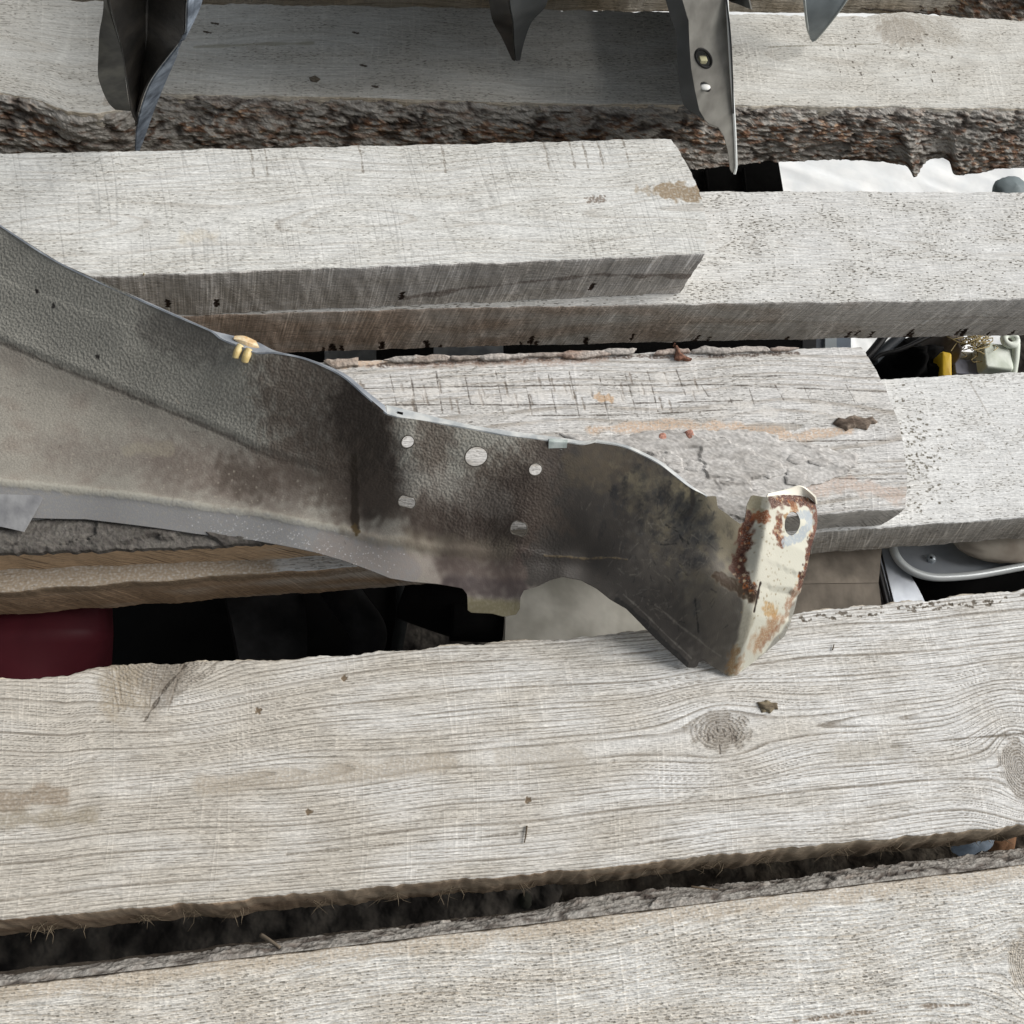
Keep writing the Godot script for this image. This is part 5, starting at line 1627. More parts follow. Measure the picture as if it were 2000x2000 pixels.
func parts_behind() -> void:
	var dark := worn(mat(Color.WHITE, 0.42, 0.5), Color(0.1, 0.095, 0.09), Color(0.26, 0.24, 0.215), 7.0, 0.08)
	var dull := worn(mat(Color.WHITE, 0.5, 0.5), Color(0.15, 0.15, 0.14), Color(0.36, 0.355, 0.32), 7.0, 0.08, 5)
	var blue := worn(mat(Color.WHITE, 0.55, 0.5), Color(0.27, 0.3, 0.34), Color(0.56, 0.6, 0.65), 14.0, 0.08, 6)

	# the dark folded fender end at the left
	var o := thing("dark_fender_end", Vector3(-139.9, 10.0, -561.3), "dark folded fender end standing on the bark edge at the top left", "fender")
	part("side_lobe", ruled([PackedVector3Array([Vector3(-112.2, 300.0, -520.1), Vector3(-118.1, 230.0, -526.8), Vector3(-122.3, 190.0, -522.6), Vector3(-132.3, 160.0, -525.6), Vector3(-140.2, 130.0, -522.6), Vector3(-142.1, 112.0, -527.0), Vector3(-141.5, 95.0, -530.0), Vector3(-139.1, 84.0, -533.4)]), PackedVector3Array([Vector3(-100.2, 310.0, -507.8), Vector3(-112.3, 238.0, -518.0), Vector3(-119.1, 196.0, -516.5), Vector3(-119.9, 180.0, -517.6), Vector3(-121.6, 150.0, -524.4), Vector3(-124.6, 125.0, -528.0), Vector3(-127.7, 98.0, -530.6), Vector3(-129.2, 82.0, -534.0)])], 60, 8, 1.2), dull, o)
	part("main_face", ruled([PackedVector3Array([Vector3(-99.9, 311.0, -506.5), Vector3(-112.0, 239.0, -516.9), Vector3(-118.9, 197.0, -515.5), Vector3(-119.6, 181.0, -516.6), Vector3(-121.4, 151.0, -523.4), Vector3(-128.3, 90.0, -531.5), Vector3(-129.5, 75.0, -535.1), Vector3(-129.2, 66.0, -537.8)]), PackedVector3Array([Vector3(-80.3, 270.0, -562.3), Vector3(-94.6, 206.0, -555.2), Vector3(-102.4, 168.0, -546.1), Vector3(-106.3, 150.0, -545.1), Vector3(-111.1, 128.0, -547.1), Vector3(-123.1, 84.0, -547.6), Vector3(-128.6, 64.0, -545.9), Vector3(-130.5, 56.0, -543.5)]), PackedVector3Array([Vector3(-49.1, 300.0, -525.0), Vector3(-64.8, 234.0, -525.0), Vector3(-74.6, 192.0, -522.3), Vector3(-80.0, 164.0, -523.2), Vector3(-87.6, 146.0, -530.9), Vector3(-110.2, 112.0, -532.9), Vector3(-124.5, 76.0, -538.8), Vector3(-130.5, 54.0, -543.4)])], 60, 10, 1.2), dark, o)
	part("edge_flange", ruled([PackedVector3Array([Vector3(-48.7, 301.0, -523.7), Vector3(-64.4, 235.0, -523.9), Vector3(-74.1, 193.0, -521.3), Vector3(-79.6, 165.0, -522.3), Vector3(-87.1, 147.0, -529.5), Vector3(-109.7, 113.0, -531.5), Vector3(-123.9, 77.0, -537.5), Vector3(-131.7, 50.0, -544.9), Vector3(-138.2, 22.0, -548.2)]), PackedVector3Array([Vector3(-39.7, 290.0, -539.0), Vector3(-55.9, 222.0, -539.1), Vector3(-67.9, 178.0, -537.0), Vector3(-80.3, 162.0, -523.1), Vector3(-88.6, 138.0, -532.5), Vector3(-101.1, 104.0, -543.9), Vector3(-117.6, 60.0, -555.1), Vector3(-127.8, 36.0, -553.8), Vector3(-136.4, 18.0, -550.5)])], 60, 6, 1.2), blue, o)

	# the big grey panel with the two holes at the right
	var g := thing("grey_fender_leg", Vector3(357.7, -10.0, -553.6), "grey fender end standing upright, with a bright right edge and two round holes", "fender")
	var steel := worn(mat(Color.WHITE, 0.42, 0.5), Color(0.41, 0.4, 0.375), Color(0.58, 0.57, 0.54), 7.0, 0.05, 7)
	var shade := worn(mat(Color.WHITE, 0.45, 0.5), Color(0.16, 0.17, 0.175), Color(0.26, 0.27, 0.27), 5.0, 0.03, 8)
	var f := LegField.new()
	f.a = Vector3(-664.2566, -0.61512, -1.67356)
	var face := PackedVector2Array([Vector2(237.2, -627.3), Vector2(251.4, -597.2), Vector2(268.2, -582.7), Vector2(276.3, -577.6), Vector2(281.1, -568.9), Vector2(285.6, -562.2), Vector2(293.0, -554.9), Vector2(299.7, -549.3), Vector2(306.1, -547.2), Vector2(310.8, -546.4), Vector2(320.9, -547.1), Vector2(328.7, -544.8), Vector2(335.1, -540.1), Vector2(340.8, -533.7), Vector2(345.6, -532.3), Vector2(345.7, -535.5), Vector2(336.0, -550.4), Vector2(320.1, -572.2), Vector2(306.1, -592.1), Vector2(294.8, -608.4), Vector2(276.5, -638.2)])
	var h1: Vector2 = Vector2(295.1, -568.4)
	var h2: Vector2 = Vector2(301.6, -559.0)
	var frame := Rect2(-500, -900, 1500, 1500)
	part("leg_face", cut_sheet(face, [ellipse(h1, Vector2(303.0, -570.3).x - h1.x, absf(Vector2(296.5, -565.5).y - h1.y)), ellipse(h2, Vector2(306.9, -560.2).x - h2.x, absf(Vector2(302.4, -557.2).y - h2.y))], f, 1.4, 1.0, frame), steel, g)
	var left_edge := PackedVector3Array()
	var outer := PackedVector3Array()
	for q in [Vector2(237.2, -627.3), Vector2(251.4, -597.2), Vector2(268.2, -582.7), Vector2(276.3, -577.6), Vector2(281.1, -568.9), Vector2(285.6, -562.2), Vector2(293.0, -554.9), Vector2(299.7, -549.3), Vector2(306.1, -547.2)]:
		left_edge.append(Vector3(q.x, f.h(q.x, q.y), q.y))
		outer.append(Vector3(q.x - 6.0, f.h(q.x, q.y) - 13.0, q.y + 1.0))
	outer[-1] = left_edge[-1] + Vector3(-0.6, -0.6, 0)
	outer[-2] = left_edge[-2] + Vector3(-3, -4, 0)
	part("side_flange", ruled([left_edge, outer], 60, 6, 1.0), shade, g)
	var rim := PackedVector3Array()
	for q in [Vector2(276.5, -638.2), Vector2(294.8, -608.4), Vector2(306.6, -592.2), Vector2(320.6, -572.3), Vector2(336.5, -550.6), Vector2(346.2, -535.6), Vector2(346.2, -532.2)]:
		rim.append(Vector3(q.x, f.h(q.x, q.y) + 0.8, q.y))
	part("rolled_edge", tube(rim, 1.15, 80, 8), mat(Color(0.9, 0.91, 0.9), 0.4, 0.5), g)  # near-white colour: the bright light on the rim is put into it
	var ring := PackedVector3Array()
	for k in 25:
		var q := h1 + Vector2(cos(TAU * k / 24.0) * (Vector2(303.0, -570.3).x - h1.x), sin(TAU * k / 24.0) * absf(Vector2(296.5, -565.5).y - h1.y))
		ring.append(Vector3(q.x, f.h(q.x, q.y) - 0.3, q.y))
	part("rubber_ring", tube(ring, 1.1, 60, 8), mat(Color(0.045, 0.043, 0.04), 0.7, 0.4), g)
	var at := Vector3(h1.x, f.h(h1.x, h1.y) - 2.0, h1.y)
	part("white_plug", lump(Vector3(h2.x, f.h(h2.x, h2.y) - 0.5, h2.y), Vector3(4.2, 1.5, 3.0), 3.0, 0.03, 0.0, 12), mat(Color(0.9, 0.9, 0.88), 0.5, 0.4), g)
	part("square_nut", block(at, Vector3(6, 4, 5.4), 0.1, 0.8), mat(Color(0.72, 0.7, 0.56), 0.5, 0.4), g)
	# the body of that fender, above the picture: it stands away from the viewer and keeps the light off the planks
	part("fender_body", ruled([PackedVector3Array([Vector3(350, 6, -738), Vector3(344, 70, -664), Vector3(336, 120, -603)]), PackedVector3Array([Vector3(352, 4, -860), Vector3(346, 80, -850), Vector3(334, 126, -830)]), PackedVector3Array([Vector3(350, -6, -1040), Vector3(344, 40, -1050), Vector3(330, 62, -1060)])], 24, 8, 1.2), steel, g)
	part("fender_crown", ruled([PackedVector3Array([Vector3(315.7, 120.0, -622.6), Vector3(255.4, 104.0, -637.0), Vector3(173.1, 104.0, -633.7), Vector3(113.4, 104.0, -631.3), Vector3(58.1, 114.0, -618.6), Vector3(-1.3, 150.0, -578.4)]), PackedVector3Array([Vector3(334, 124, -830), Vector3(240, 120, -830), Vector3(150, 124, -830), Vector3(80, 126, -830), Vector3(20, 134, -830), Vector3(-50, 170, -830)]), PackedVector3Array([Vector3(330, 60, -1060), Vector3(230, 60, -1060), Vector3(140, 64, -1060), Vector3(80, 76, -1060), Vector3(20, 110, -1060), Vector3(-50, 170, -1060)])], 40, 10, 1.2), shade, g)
	part("added_shade_wall", ruled([PackedVector3Array([Vector3(301.0, 150.0, -599.3), Vector3(310.9, 124.0, -577.2), Vector3(322.8, 90.0, -565.1), Vector3(331.5, 62.0, -553.7)]), PackedVector3Array([Vector3(375.7, 6.0, -756.0), Vector3(367.7, 5.0, -696.2), Vector3(361.6, 4.0, -650.3), Vector3(359.6, -2.0, -614.8)])], 30, 8, 1.2), shade, g)  # unseen wall behind the leg, added to keep the sun off the back plank

	# the black pointed end between them
	var b := thing("black_fender_tip", Vector3(170.9, 10.0, -654.4), "black pointed car part hanging in the shade at the top", "car part")
	part("main_face", ruled([PackedVector3Array([Vector3(114.9, 190.0, -620.9), Vector3(130.8, 120.0, -604.4), Vector3(134.7, 105.0, -601.7), Vector3(145.8, 82.0, -607.9), Vector3(158.5, 52.0, -615.0)]), PackedVector3Array([Vector3(132.8, 196.0, -614.8), Vector3(143.9, 126.0, -598.7), Vector3(149.0, 108.0, -597.7), Vector3(154.7, 80.0, -605.6), Vector3(161.3, 50.0, -615.4)])], 30, 6, 1.2), dark, b)
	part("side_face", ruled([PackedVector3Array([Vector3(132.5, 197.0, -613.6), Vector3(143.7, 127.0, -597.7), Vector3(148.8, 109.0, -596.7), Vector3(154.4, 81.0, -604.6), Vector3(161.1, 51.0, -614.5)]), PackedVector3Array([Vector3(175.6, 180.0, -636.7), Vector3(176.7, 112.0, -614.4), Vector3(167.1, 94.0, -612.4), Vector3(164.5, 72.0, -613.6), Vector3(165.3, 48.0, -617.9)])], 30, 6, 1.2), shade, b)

	# the small grey corner
	var t := thing("grey_panel_corner", Vector3(455.1, 5.0, -688.1), "small grey pointed sheet-metal corner standing on the back plank at the top right", "car part")
	var pale := worn(mat(Color.WHITE, 0.5, 0.5), Color(0.36, 0.39, 0.4), Color(0.47, 0.5, 0.51), 5.0, 0.03, 9)
	part("main_face", ruled([PackedVector3Array([Vector3(392.5, 130.0, -710.2), Vector3(422.4, 58.0, -679.5), Vector3(435.8, 32.0, -676.3), Vector3(448.8, 12.0, -682.3)]), PackedVector3Array([Vector3(501.5, 120.0, -729.0), Vector3(464.2, 54.0, -685.2), Vector3(456.2, 30.0, -680.1), Vector3(453.4, 11.0, -682.8)])], 30, 10, 1.4), pale, t)
	part("edge_fold", tube(PackedVector3Array([Vector3(500.6, 121.0, -727.7), Vector3(463.5, 55.0, -684.1), Vector3(455.5, 31.0, -679.1), Vector3(453.2, 11.0, -682.2), Vector3(450.1, 11.0, -681.5), Vector3(447.8, 14.0, -683.8), Vector3(434.7, 33.0, -675.3), Vector3(421.2, 59.0, -678.4)]), 1.2, 60, 8), mat(Color(0.6, 0.62, 0.61), 0.4, 0.5), t)


class LegField extends Field:
	# a flat, leaning face
	var a := Vector3.ZERO

	func h(x: float, z: float) -> float:
		return a.x + a.y * x + a.z * z


func below() -> void:
	# things lying under and behind the planks, seen through the gaps
	var white := worn(mat(Color.WHITE, 0.7, 0.3), Color(0.86, 0.87, 0.87), Color(0.93, 0.93, 0.92), 2.0, 0.1)
	var s := ruled([PackedVector3Array([Vector3(-710.3, -715.0, -2033.5), Vector3(545.7, -715.0, -2191.8), Vector3(2362.2, -715.0, -2418.0)]), PackedVector3Array([Vector3(-653.4, -715.0, -1332.7), Vector3(440.9, -715.0, -1361.4), Vector3(1947.1, -715.0, -1401.0)]), PackedVector3Array([Vector3(520.9, -715.0, -953.8), Vector3(935.1, -715.0, -948.5), Vector3(1758.1, -715.0, -938.1)])], 60, 16, 4.0, 12.0)
	tag(whole("white_sheet", s, white, Vector3(1041.0, -720.0, -1382.0)), "bright white sheet spread on the ground behind the planks", "sheet")
	s = ruled([PackedVector3Array([Vector3(772.7, -690.0, -815.4), Vector3(982.4, -690.0, -810.4), Vector3(1162.0, -690.0, -806.1)]), PackedVector3Array([Vector3(741.1, -690.0, -666.9), Vector3(900.8, -690.0, -633.5), Vector3(1026.1, -690.0, -628.4)])], 30, 8, 4.0, 10.0)
	tag(whole("white_sheet", s, white, Vector3(870.7, -695.0, -720.3)), "second white sheet, under the black bag seen through the right-hand gap", "sheet")

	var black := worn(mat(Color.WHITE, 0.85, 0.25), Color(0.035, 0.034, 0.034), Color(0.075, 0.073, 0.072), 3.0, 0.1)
	var crate := thing("black_crate", Vector3(372.9, -420.0, -724.1), "black plastic crate under the planks, its corner showing beside the white sheet", "crate")
	var tl: Vector3 = Vector3(292.2, -160.0, -673.5)
	var tr: Vector3 = Vector3(486.0, -160.0, -673.9)
	part("crate_side", ruled([PackedVector3Array([Vector3(295.0, -160.0, -692.9), Vector3(487.9, -160.0, -700.6)]), PackedVector3Array([Vector3(283.4, -160.0, -610.6), Vector3(483.3, -160.0, -615.4)])], 20, 8, 6.0), black, crate)
	part("crate_side", ruled([PackedVector3Array([Vector3(-38.9, -190.0, -512.2), Vector3(483.9, -190.0, -497.9)]), PackedVector3Array([Vector3(-41.9, -190.0, -425.3), Vector3(476.3, -190.0, -409.7)])], 20, 8, 6.0), black, crate)
	part("crate_bottom", ruled([PackedVector3Array([Vector3(-78.8, -420.0, -900.0), Vector3(623.2, -420.0, -912.3)]), PackedVector3Array([Vector3(-87.9, -420.0, -536.7), Vector3(585.6, -420.0, -516.1)])], 10, 10, 6.0), black, crate)
	part("crate_rib", tube(PackedVector3Array([Vector3(401.6, -157.0, -671.4), Vector3(395.9, -157.0, -613.9)]), 2.0, 10, 8), black, crate)
	part("crate_rib", tube(PackedVector3Array([Vector3(443.9, -157.0, -671.5), Vector3(437.3, -157.0, -613.6)]), 2.0, 10, 8), black, crate)
	var gleam := worn(mat(Color.WHITE, 0.5, 0.4), Color(0.5, 0.52, 0.54), Color(0.66, 0.68, 0.7), 6.0, 0.05)
	for k in [[Vector3(-3.6, -150.0, -472.2), Vector3(43.6, -150.0, -470.8), Vector3(-4.8, -150.0, -445.9), Vector3(41.9, -150.0, -444.3), "left one, below the plastic clip"], [Vector3(97.3, -150.0, -470.3), Vector3(162.7, -150.0, -468.3), Vector3(95.4, -150.0, -446.7), Vector3(160.2, -150.0, -444.5), "right one, behind the cut marks"]]:
		s = ruled([PackedVector3Array([k[0], k[1]]), PackedVector3Array([k[2], k[3]])], 10, 6, 8.0)
		tag(whole("grey_plastic_strip", s, gleam, k[0]), "pale grey plastic strip in the thin gap, %s" % k[4], "plastic strip", "grey strips in the thin gap")

	# striped pale piece, hoses, bag and rod
	var o := thing("striped_plastic_piece", Vector3(537.4, -230.0, -501.7), "pale blue and black plastic piece at the right end of the thin gap", "plastic piece")
	var x := 1568.0
	for k in [[Vector3(493.9, -200.0, -503.4), Vector3(508.9, -200.0, -503.0), Vector3(486.2, -200.0, -467.2), Vector3(501.0, -200.0, -466.7), Color(0.08, 0.085, 0.1)], [Vector3(511.1, -204.0, -505.2), Vector3(521.5, -204.0, -504.9), Vector3(503.2, -204.0, -468.8), Vector3(513.5, -204.0, -468.4), Color(0.4, 0.43, 0.47)], [Vector3(519.2, -200.0, -502.7), Vector3(532.0, -200.0, -502.3), Vector3(511.2, -200.0, -466.4), Vector3(523.8, -200.0, -466.0), Color(0.78, 0.82, 0.84)], [Vector3(534.3, -204.0, -504.6), Vector3(550.7, -204.0, -504.1), Vector3(526.1, -204.0, -468.0), Vector3(542.2, -204.0, -467.5), Color(0.55, 0.6, 0.66)]]:
		part("plastic_band", ruled([PackedVector3Array([k[0], k[1]]), PackedVector3Array([k[2], k[3]])], 6, 6, 20.0), mat(k[4], 0.5, 0.4), o)
	var rubber := mat(Color(0.05, 0.05, 0.055), 0.5, 0.4)
	tag(whole("rubber_seal", tube(PackedVector3Array([Vector3(638.4, -260.0, -540.5), Vector3(620.3, -260.0, -521.1), Vector3(600.7, -260.0, -502.1), Vector3(577.8, -260.0, -483.5)]), 5.0), rubber, Vector3(611.6, -265.0, -511.0)), "upper of two black rubber seals curving behind the end of the slab", "rubber seal", "rubber seals")
	tag(whole("rubber_seal", tube(PackedVector3Array([Vector3(662.5, -270.0, -538.9), Vector3(644.2, -270.0, -524.7), Vector3(625.8, -270.0, -512.0), Vector3(607.8, -270.0, -497.5)]), 6.0), mat(Color(0.3, 0.32, 0.34), 0.5, 0.4), Vector3(631.3, -276.0, -516.5)), "lower, greyer rubber seal curving behind the end of the slab", "rubber seal", "rubber seals")
	tag(whole("black_rod", tube(PackedVector3Array([Vector3(595.1, -250.0, -486.6), Vector3(605.0, -248.0, -493.6), Vector3(630.0, -246.0, -498.7), Vector3(666.3, -246.0, -513.2), Vector3(693.3, -246.0, -524.3)]), 2.6), rubber, Vector3(632.0, -249.0, -500.3)), "thin bent black rod crossing above the black bag", "rod")
	tag(whole("black_bag", lump(Vector3(676.4, -330.0, -499.6), Vector3(36, 60, 42), 3.0, 0.5, 0.3, 16), black, Vector3(715.8, -390.0, -528.7)), "crumpled black bag behind the slab's right end", "bag")
	tag(whole("grey_brown_cone", lump(Vector3(724.5, -330.0, -529.2), Vector3(19, 60, 40), 7.0, 0.35, -0.2, 14), worn(mat(Color.WHITE, 0.8, 0.3), Color(0.33, 0.3, 0.28), Color(0.48, 0.45, 0.42), 5.0, 0.1), Vector3(766.7, -390.0, -560.0)), "grey-brown plastic cone between the black bag and the yellow block", "plastic cone")
	tag(whole("yellow_block", block(Vector3(695.8, -280.0, -488.6), Vector3(13, 26, 34), -0.25, 3.0), worn(mat(Color.WHITE, 0.5, 0.4), Color(0.84, 0.68, 0.12), Color(0.92, 0.77, 0.2), 6.0, 0.05), Vector3(705.0, -293.0, -495.1)), "bright yellow plastic block beside the blue-grey box", "plastic block")
	o = thing("blue_grey_box", Vector3(741.2, -300.0, -498.9), "flat blue-grey box with a pale frame, right of the yellow block", "box")
	part("box_lid", block(Vector3(737.9, -296.0, -495.6), Vector3(34, 14, 20), -0.12, 2.0), mat(Color(0.48, 0.49, 0.54), 0.6, 0.4), o)
	part("box_frame", block(Vector3(745.9, -305.0, -512.3), Vector3(40, 20, 14), -0.12, 2.0), mat(Color(0.62, 0.61, 0.55), 0.7, 0.3), o)
	o = thing("white_bracket", Vector3(780.4, -290.0, -505.9), "white plastic bracket with a round eye, at the right picture edge", "bracket")
	var ivory := worn(mat(Color.WHITE, 0.6, 0.4), Color(0.75, 0.78, 0.72), Color(0.87, 0.89, 0.85), 5.0, 0.05)
	part("bracket_body", block(Vector3(767.6, -285.0, -500.2), Vector3(36, 26, 34), -0.15, 4.0), ivory, o)
	var ear := PackedVector3Array()
	for k in 21:
		var ang := TAU * k / 20.0
		ear.append(Vector3(785.1, -268.0, -518.1) + Vector3(cos(ang) * 8.0, 0, sin(ang) * 7.0))
	part("bracket_ear", tube(ear, 4.2, 50, 10), ivory, o)
	part("bracket_side", tube(PackedVector3Array([Vector3(792.4, -270.0, -513.6), Vector3(788.8, -274.0, -497.0), Vector3(785.8, -285.0, -476.1)]), 5.0, 20, 10), ivory, o)
	s = Shape.new()
	for k in 60:
		var q: Vector3 = Vector3(745.3, -275.0, -520.5) + Vector3(rng.randfn(0, 11), rng.randfn(0, 6), rng.randfn(0, 7))
		var one := tube(PackedVector3Array([q, q + Vector3(rng.randf_range(-12, 12), rng.randf_range(-3, 5), rng.randf_range(-8, 8)), q + Vector3(rng.randf_range(-20, 20), rng.randf_range(-6, 6), rng.randf_range(-12, 12))]), 0.7, 6, 4)
		var shift := s.v.size()
		s.v.append_array(one.v)
		s.uv.append_array(one.uv)
		for i in one.idx:
			s.idx.append(i + shift)
	var hay := whole("straw", s, mat(Color(0.66, 0.6, 0.45), 0.9, 0.1), Vector3(752.9, -285.0, -525.8))
	tag(hay, "tangled tuft of dry straw above the blue-grey box", "straw")
	hay.set_meta("kind", "stuff")
	tag(whole("grey_dish", lump(Vector3(902.1, -330.0, -773.4), Vector3(26, 12, 20), 9.0, 0.15, 0.0, 12), mat(Color(0.45, 0.49, 0.5), 0.6, 0.3), Vector3(912.6, -342.0, -782.4)), "grey rounded dish lying on the white sheet at the right edge", "dish")

	# under the fender: maroon panel, black trims, pale board, brown board
	var maroon := worn(mat(Color.WHITE, 0.6, 0.3), Color(0.25, 0.085, 0.11), Color(0.33, 0.125, 0.155), 2.0, 0.02)
	s = ruled([PackedVector3Array([Vector3(-325.7, -90.0, -263.0), Vector3(-228.9, -80.0, -253.6), Vector3(-187.2, -105.0, -258.5), Vector3(-191.6, -170.0, -278.7)]), PackedVector3Array([Vector3(-317.1, -80.0, -205.3), Vector3(-224.2, -72.0, -196.4), Vector3(-181.0, -92.0, -197.8), Vector3(-185.8, -160.0, -214.0)]), PackedVector3Array([Vector3(-324.3, -110.0, -151.8), Vector3(-229.1, -98.0, -141.6), Vector3(-208.2, -200.0, -155.4), Vector3(-195.0, -190.0, -152.7)])], 30, 10, 3.0)
	tag(whole("maroon_panel", s, maroon, Vector3(-267.0, -220.0, -229.6)), "dark red painted car panel seen in the gap at the left edge", "car panel")
	o = thing("black_trim", Vector3(-84.4, -300.0, -243.9), "large black plastic trim filling the dark gap under the fender", "plastic trim")
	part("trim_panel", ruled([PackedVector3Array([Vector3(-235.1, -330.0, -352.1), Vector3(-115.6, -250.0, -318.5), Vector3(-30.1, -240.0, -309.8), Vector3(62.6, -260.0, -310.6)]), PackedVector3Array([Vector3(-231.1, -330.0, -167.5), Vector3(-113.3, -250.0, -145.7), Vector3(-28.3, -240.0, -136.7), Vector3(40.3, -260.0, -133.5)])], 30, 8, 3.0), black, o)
	part("trim_edge", tube(PackedVector3Array([Vector3(55.9, -250.0, -292.2), Vector3(55.1, -248.0, -240.9), Vector3(48.0, -250.0, -207.4), Vector3(36.6, -252.0, -151.3)]), 6.0), worn(mat(Color.WHITE, 0.7, 0.3), Color(0.1, 0.11, 0.11), Color(0.16, 0.17, 0.17), 5.0, 0.05), o)
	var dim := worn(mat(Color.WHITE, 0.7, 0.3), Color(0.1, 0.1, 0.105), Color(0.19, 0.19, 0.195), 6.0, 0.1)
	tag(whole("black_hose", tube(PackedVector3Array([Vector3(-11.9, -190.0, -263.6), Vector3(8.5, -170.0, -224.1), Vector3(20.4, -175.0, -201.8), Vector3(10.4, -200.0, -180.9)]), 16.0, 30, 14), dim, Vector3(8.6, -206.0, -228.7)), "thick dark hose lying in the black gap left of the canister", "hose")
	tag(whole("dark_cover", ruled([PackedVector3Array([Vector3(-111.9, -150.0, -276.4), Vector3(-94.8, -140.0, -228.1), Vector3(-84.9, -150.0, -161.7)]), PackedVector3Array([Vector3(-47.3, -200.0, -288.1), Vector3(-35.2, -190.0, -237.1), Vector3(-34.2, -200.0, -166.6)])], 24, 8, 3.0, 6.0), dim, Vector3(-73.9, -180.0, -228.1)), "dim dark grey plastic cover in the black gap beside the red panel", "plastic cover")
	o = thing("black_bottle", Vector3(103.6, -200.0, -213.1), "black stepped plastic canister lying in the gap below the fender's tab", "canister")
	part("canister_body", tube(PackedVector3Array([Vector3(54.2, -112.0, -223.1), Vector3(74.2, -110.0, -212.5), Vector3(96.1, -108.0, -201.8)]), 26.0, 20, 24, 0.95), black, o)
	part("canister_neck", tube(PackedVector3Array([Vector3(82.9, -90.0, -187.7), Vector3(103.0, -90.0, -185.4), Vector3(125.4, -90.0, -182.9)]), 15.0, 20, 24), black, o)
	part("canister_rim", tube(PackedVector3Array([Vector3(125.4, -90.0, -182.9), Vector3(128.6, -90.0, -182.2)]), 16.5, 8, 24), black, o)
	var ply := worn(mat(Color.WHITE, 0.85, 0.25), Color(0.72, 0.71, 0.67), Color(0.84, 0.83, 0.79), 4.0, 0.06)
	s = ruled([PackedVector3Array([Vector3(131.8, -68.0, -252.0), Vector3(198.5, -68.0, -248.0), Vector3(306.0, -68.0, -241.4)]), PackedVector3Array([Vector3(117.3, -68.0, -133.9), Vector3(182.4, -68.0, -128.6), Vector3(284.0, -68.0, -120.2)])], 20, 10, 16.0)
	tag(whole("pale_board", s, ply, Vector3(193.9, -86.0, -184.8)), "smooth pale board with small dark spots under the fender's notch", "board")
	var clay := worn(mat(Color.WHITE, 0.85, 0.25), Color(0.5, 0.47, 0.43), Color(0.63, 0.59, 0.54), 5.0, 0.1, 12)
	o = thing("brown_board", Vector3(460.8, -200.0, -219.5), "brown board in the gap right of the rusty flange", "board")
	part("board_top", ruled([PackedVector3Array([Vector3(333.6, -92.0, -247.9), Vector3(467.7, -92.0, -244.5)]), PackedVector3Array([Vector3(325.1, -92.0, -202.3), Vector3(451.0, -92.0, -195.5)])], 20, 8, 12.0), clay, o)
	part("board_edge", ruled([PackedVector3Array([Vector3(325.4, -93.0, -202.1), Vector3(451.5, -93.0, -195.3)]), PackedVector3Array([Vector3(319.0, -120.0, -140.1), Vector3(459.3, -120.0, -133.3)])], 20, 8, 6.0), clay, o)

	# silver lamp surround at the right
	o = thing("silver_lamp_surround", Vector3(548.7, -140.0, -216.2), "silver plastic lamp surround with a bright rounded rim and one screw", "lamp surround")
	var silver := worn(mat(Color.WHITE, 0.35, 0.5, 0.25), Color(0.58, 0.6, 0.63), Color(0.66, 0.68, 0.7), 4.0, 0.02)
	part("side_channel", ruled([PackedVector3Array([Vector3(464.5, -105.0, -244.3), Vector3(463.2, -105.0, -226.4), Vector3(464.2, -105.0, -179.0), Vector3(463.2, -105.0, -152.0)]), PackedVector3Array([Vector3(479.2, -102.0, -242.4), Vector3(477.7, -102.0, -224.5), Vector3(492.8, -106.0, -191.1), Vector3(506.9, -115.0, -151.0)])], 30, 6, 3.0), silver, o)
	part("channel_seam", tube(PackedVector3Array([Vector3(460.5, -103.0, -243.9), Vector3(459.1, -103.0, -226.0), Vector3(460.2, -103.0, -178.8), Vector3(459.3, -103.0, -151.9)]), 2.2), rubber, o)
	part("channel_seam", tube(PackedVector3Array([Vector3(466.7, -102.0, -243.2), Vector3(465.4, -102.0, -222.0), Vector3(465.7, -102.0, -178.1), Vector3(464.3, -102.0, -151.2)]), 1.0), rubber, o)
	part("rim", tube(PackedVector3Array([Vector3(475.8, -96.0, -245.3), Vector3(474.1, -96.0, -224.7), Vector3(477.3, -96.0, -214.2), Vector3(484.8, -96.0, -205.8), Vector3(496.3, -96.0, -200.0), Vector3(511.5, -96.0, -197.1), Vector3(544.8, -96.0, -197.2), Vector3(593.3, -96.0, -201.9), Vector3(699.0, -96.0, -212.4)]), 3.6, 80, 12), mat(Color(0.86, 0.88, 0.88), 0.3, 0.5, 0.2), o)
	part("inner_face", ruled([PackedVector3Array([Vector3(489.9, -110.0, -259.0), Vector3(566.9, -110.0, -254.5), Vector3(726.4, -110.0, -260.5)]), PackedVector3Array([Vector3(484.1, -110.0, -225.7), Vector3(557.5, -110.0, -221.0), Vector3(715.4, -110.0, -228.3)]), PackedVector3Array([Vector3(486.2, -102.0, -208.0), Vector3(536.3, -102.0, -197.7), Vector3(703.9, -102.0, -213.0)])], 30, 6, 2.0), silver, o)
	part("screw", lump(Vector3(513.8, -106.0, -217.3), Vector3(4.2, 3.0, 4.2), 2.0, 0.05), mat(Color(0.7, 0.73, 0.75), 0.4, 0.5, 0.4), o)
	part("screw_recess", lump(Vector3(512.4, -103.5, -217.5), Vector3(1.3, 1.0, 1.3), 2.0, 0.05), mat(Color(0.08, 0.08, 0.08), 0.6, 0.3), o)
	part("lower_skirt", ruled([PackedVector3Array([Vector3(488.4, -104.0, -206.6), Vector3(537.2, -104.0, -196.8), Vector3(705.0, -104.0, -211.6)]), PackedVector3Array([Vector3(543.1, -220.0, -142.3), Vector3(601.7, -220.0, -137.6), Vector3(830.7, -220.0, -140.3)])], 20, 8, 2.0), black, o)
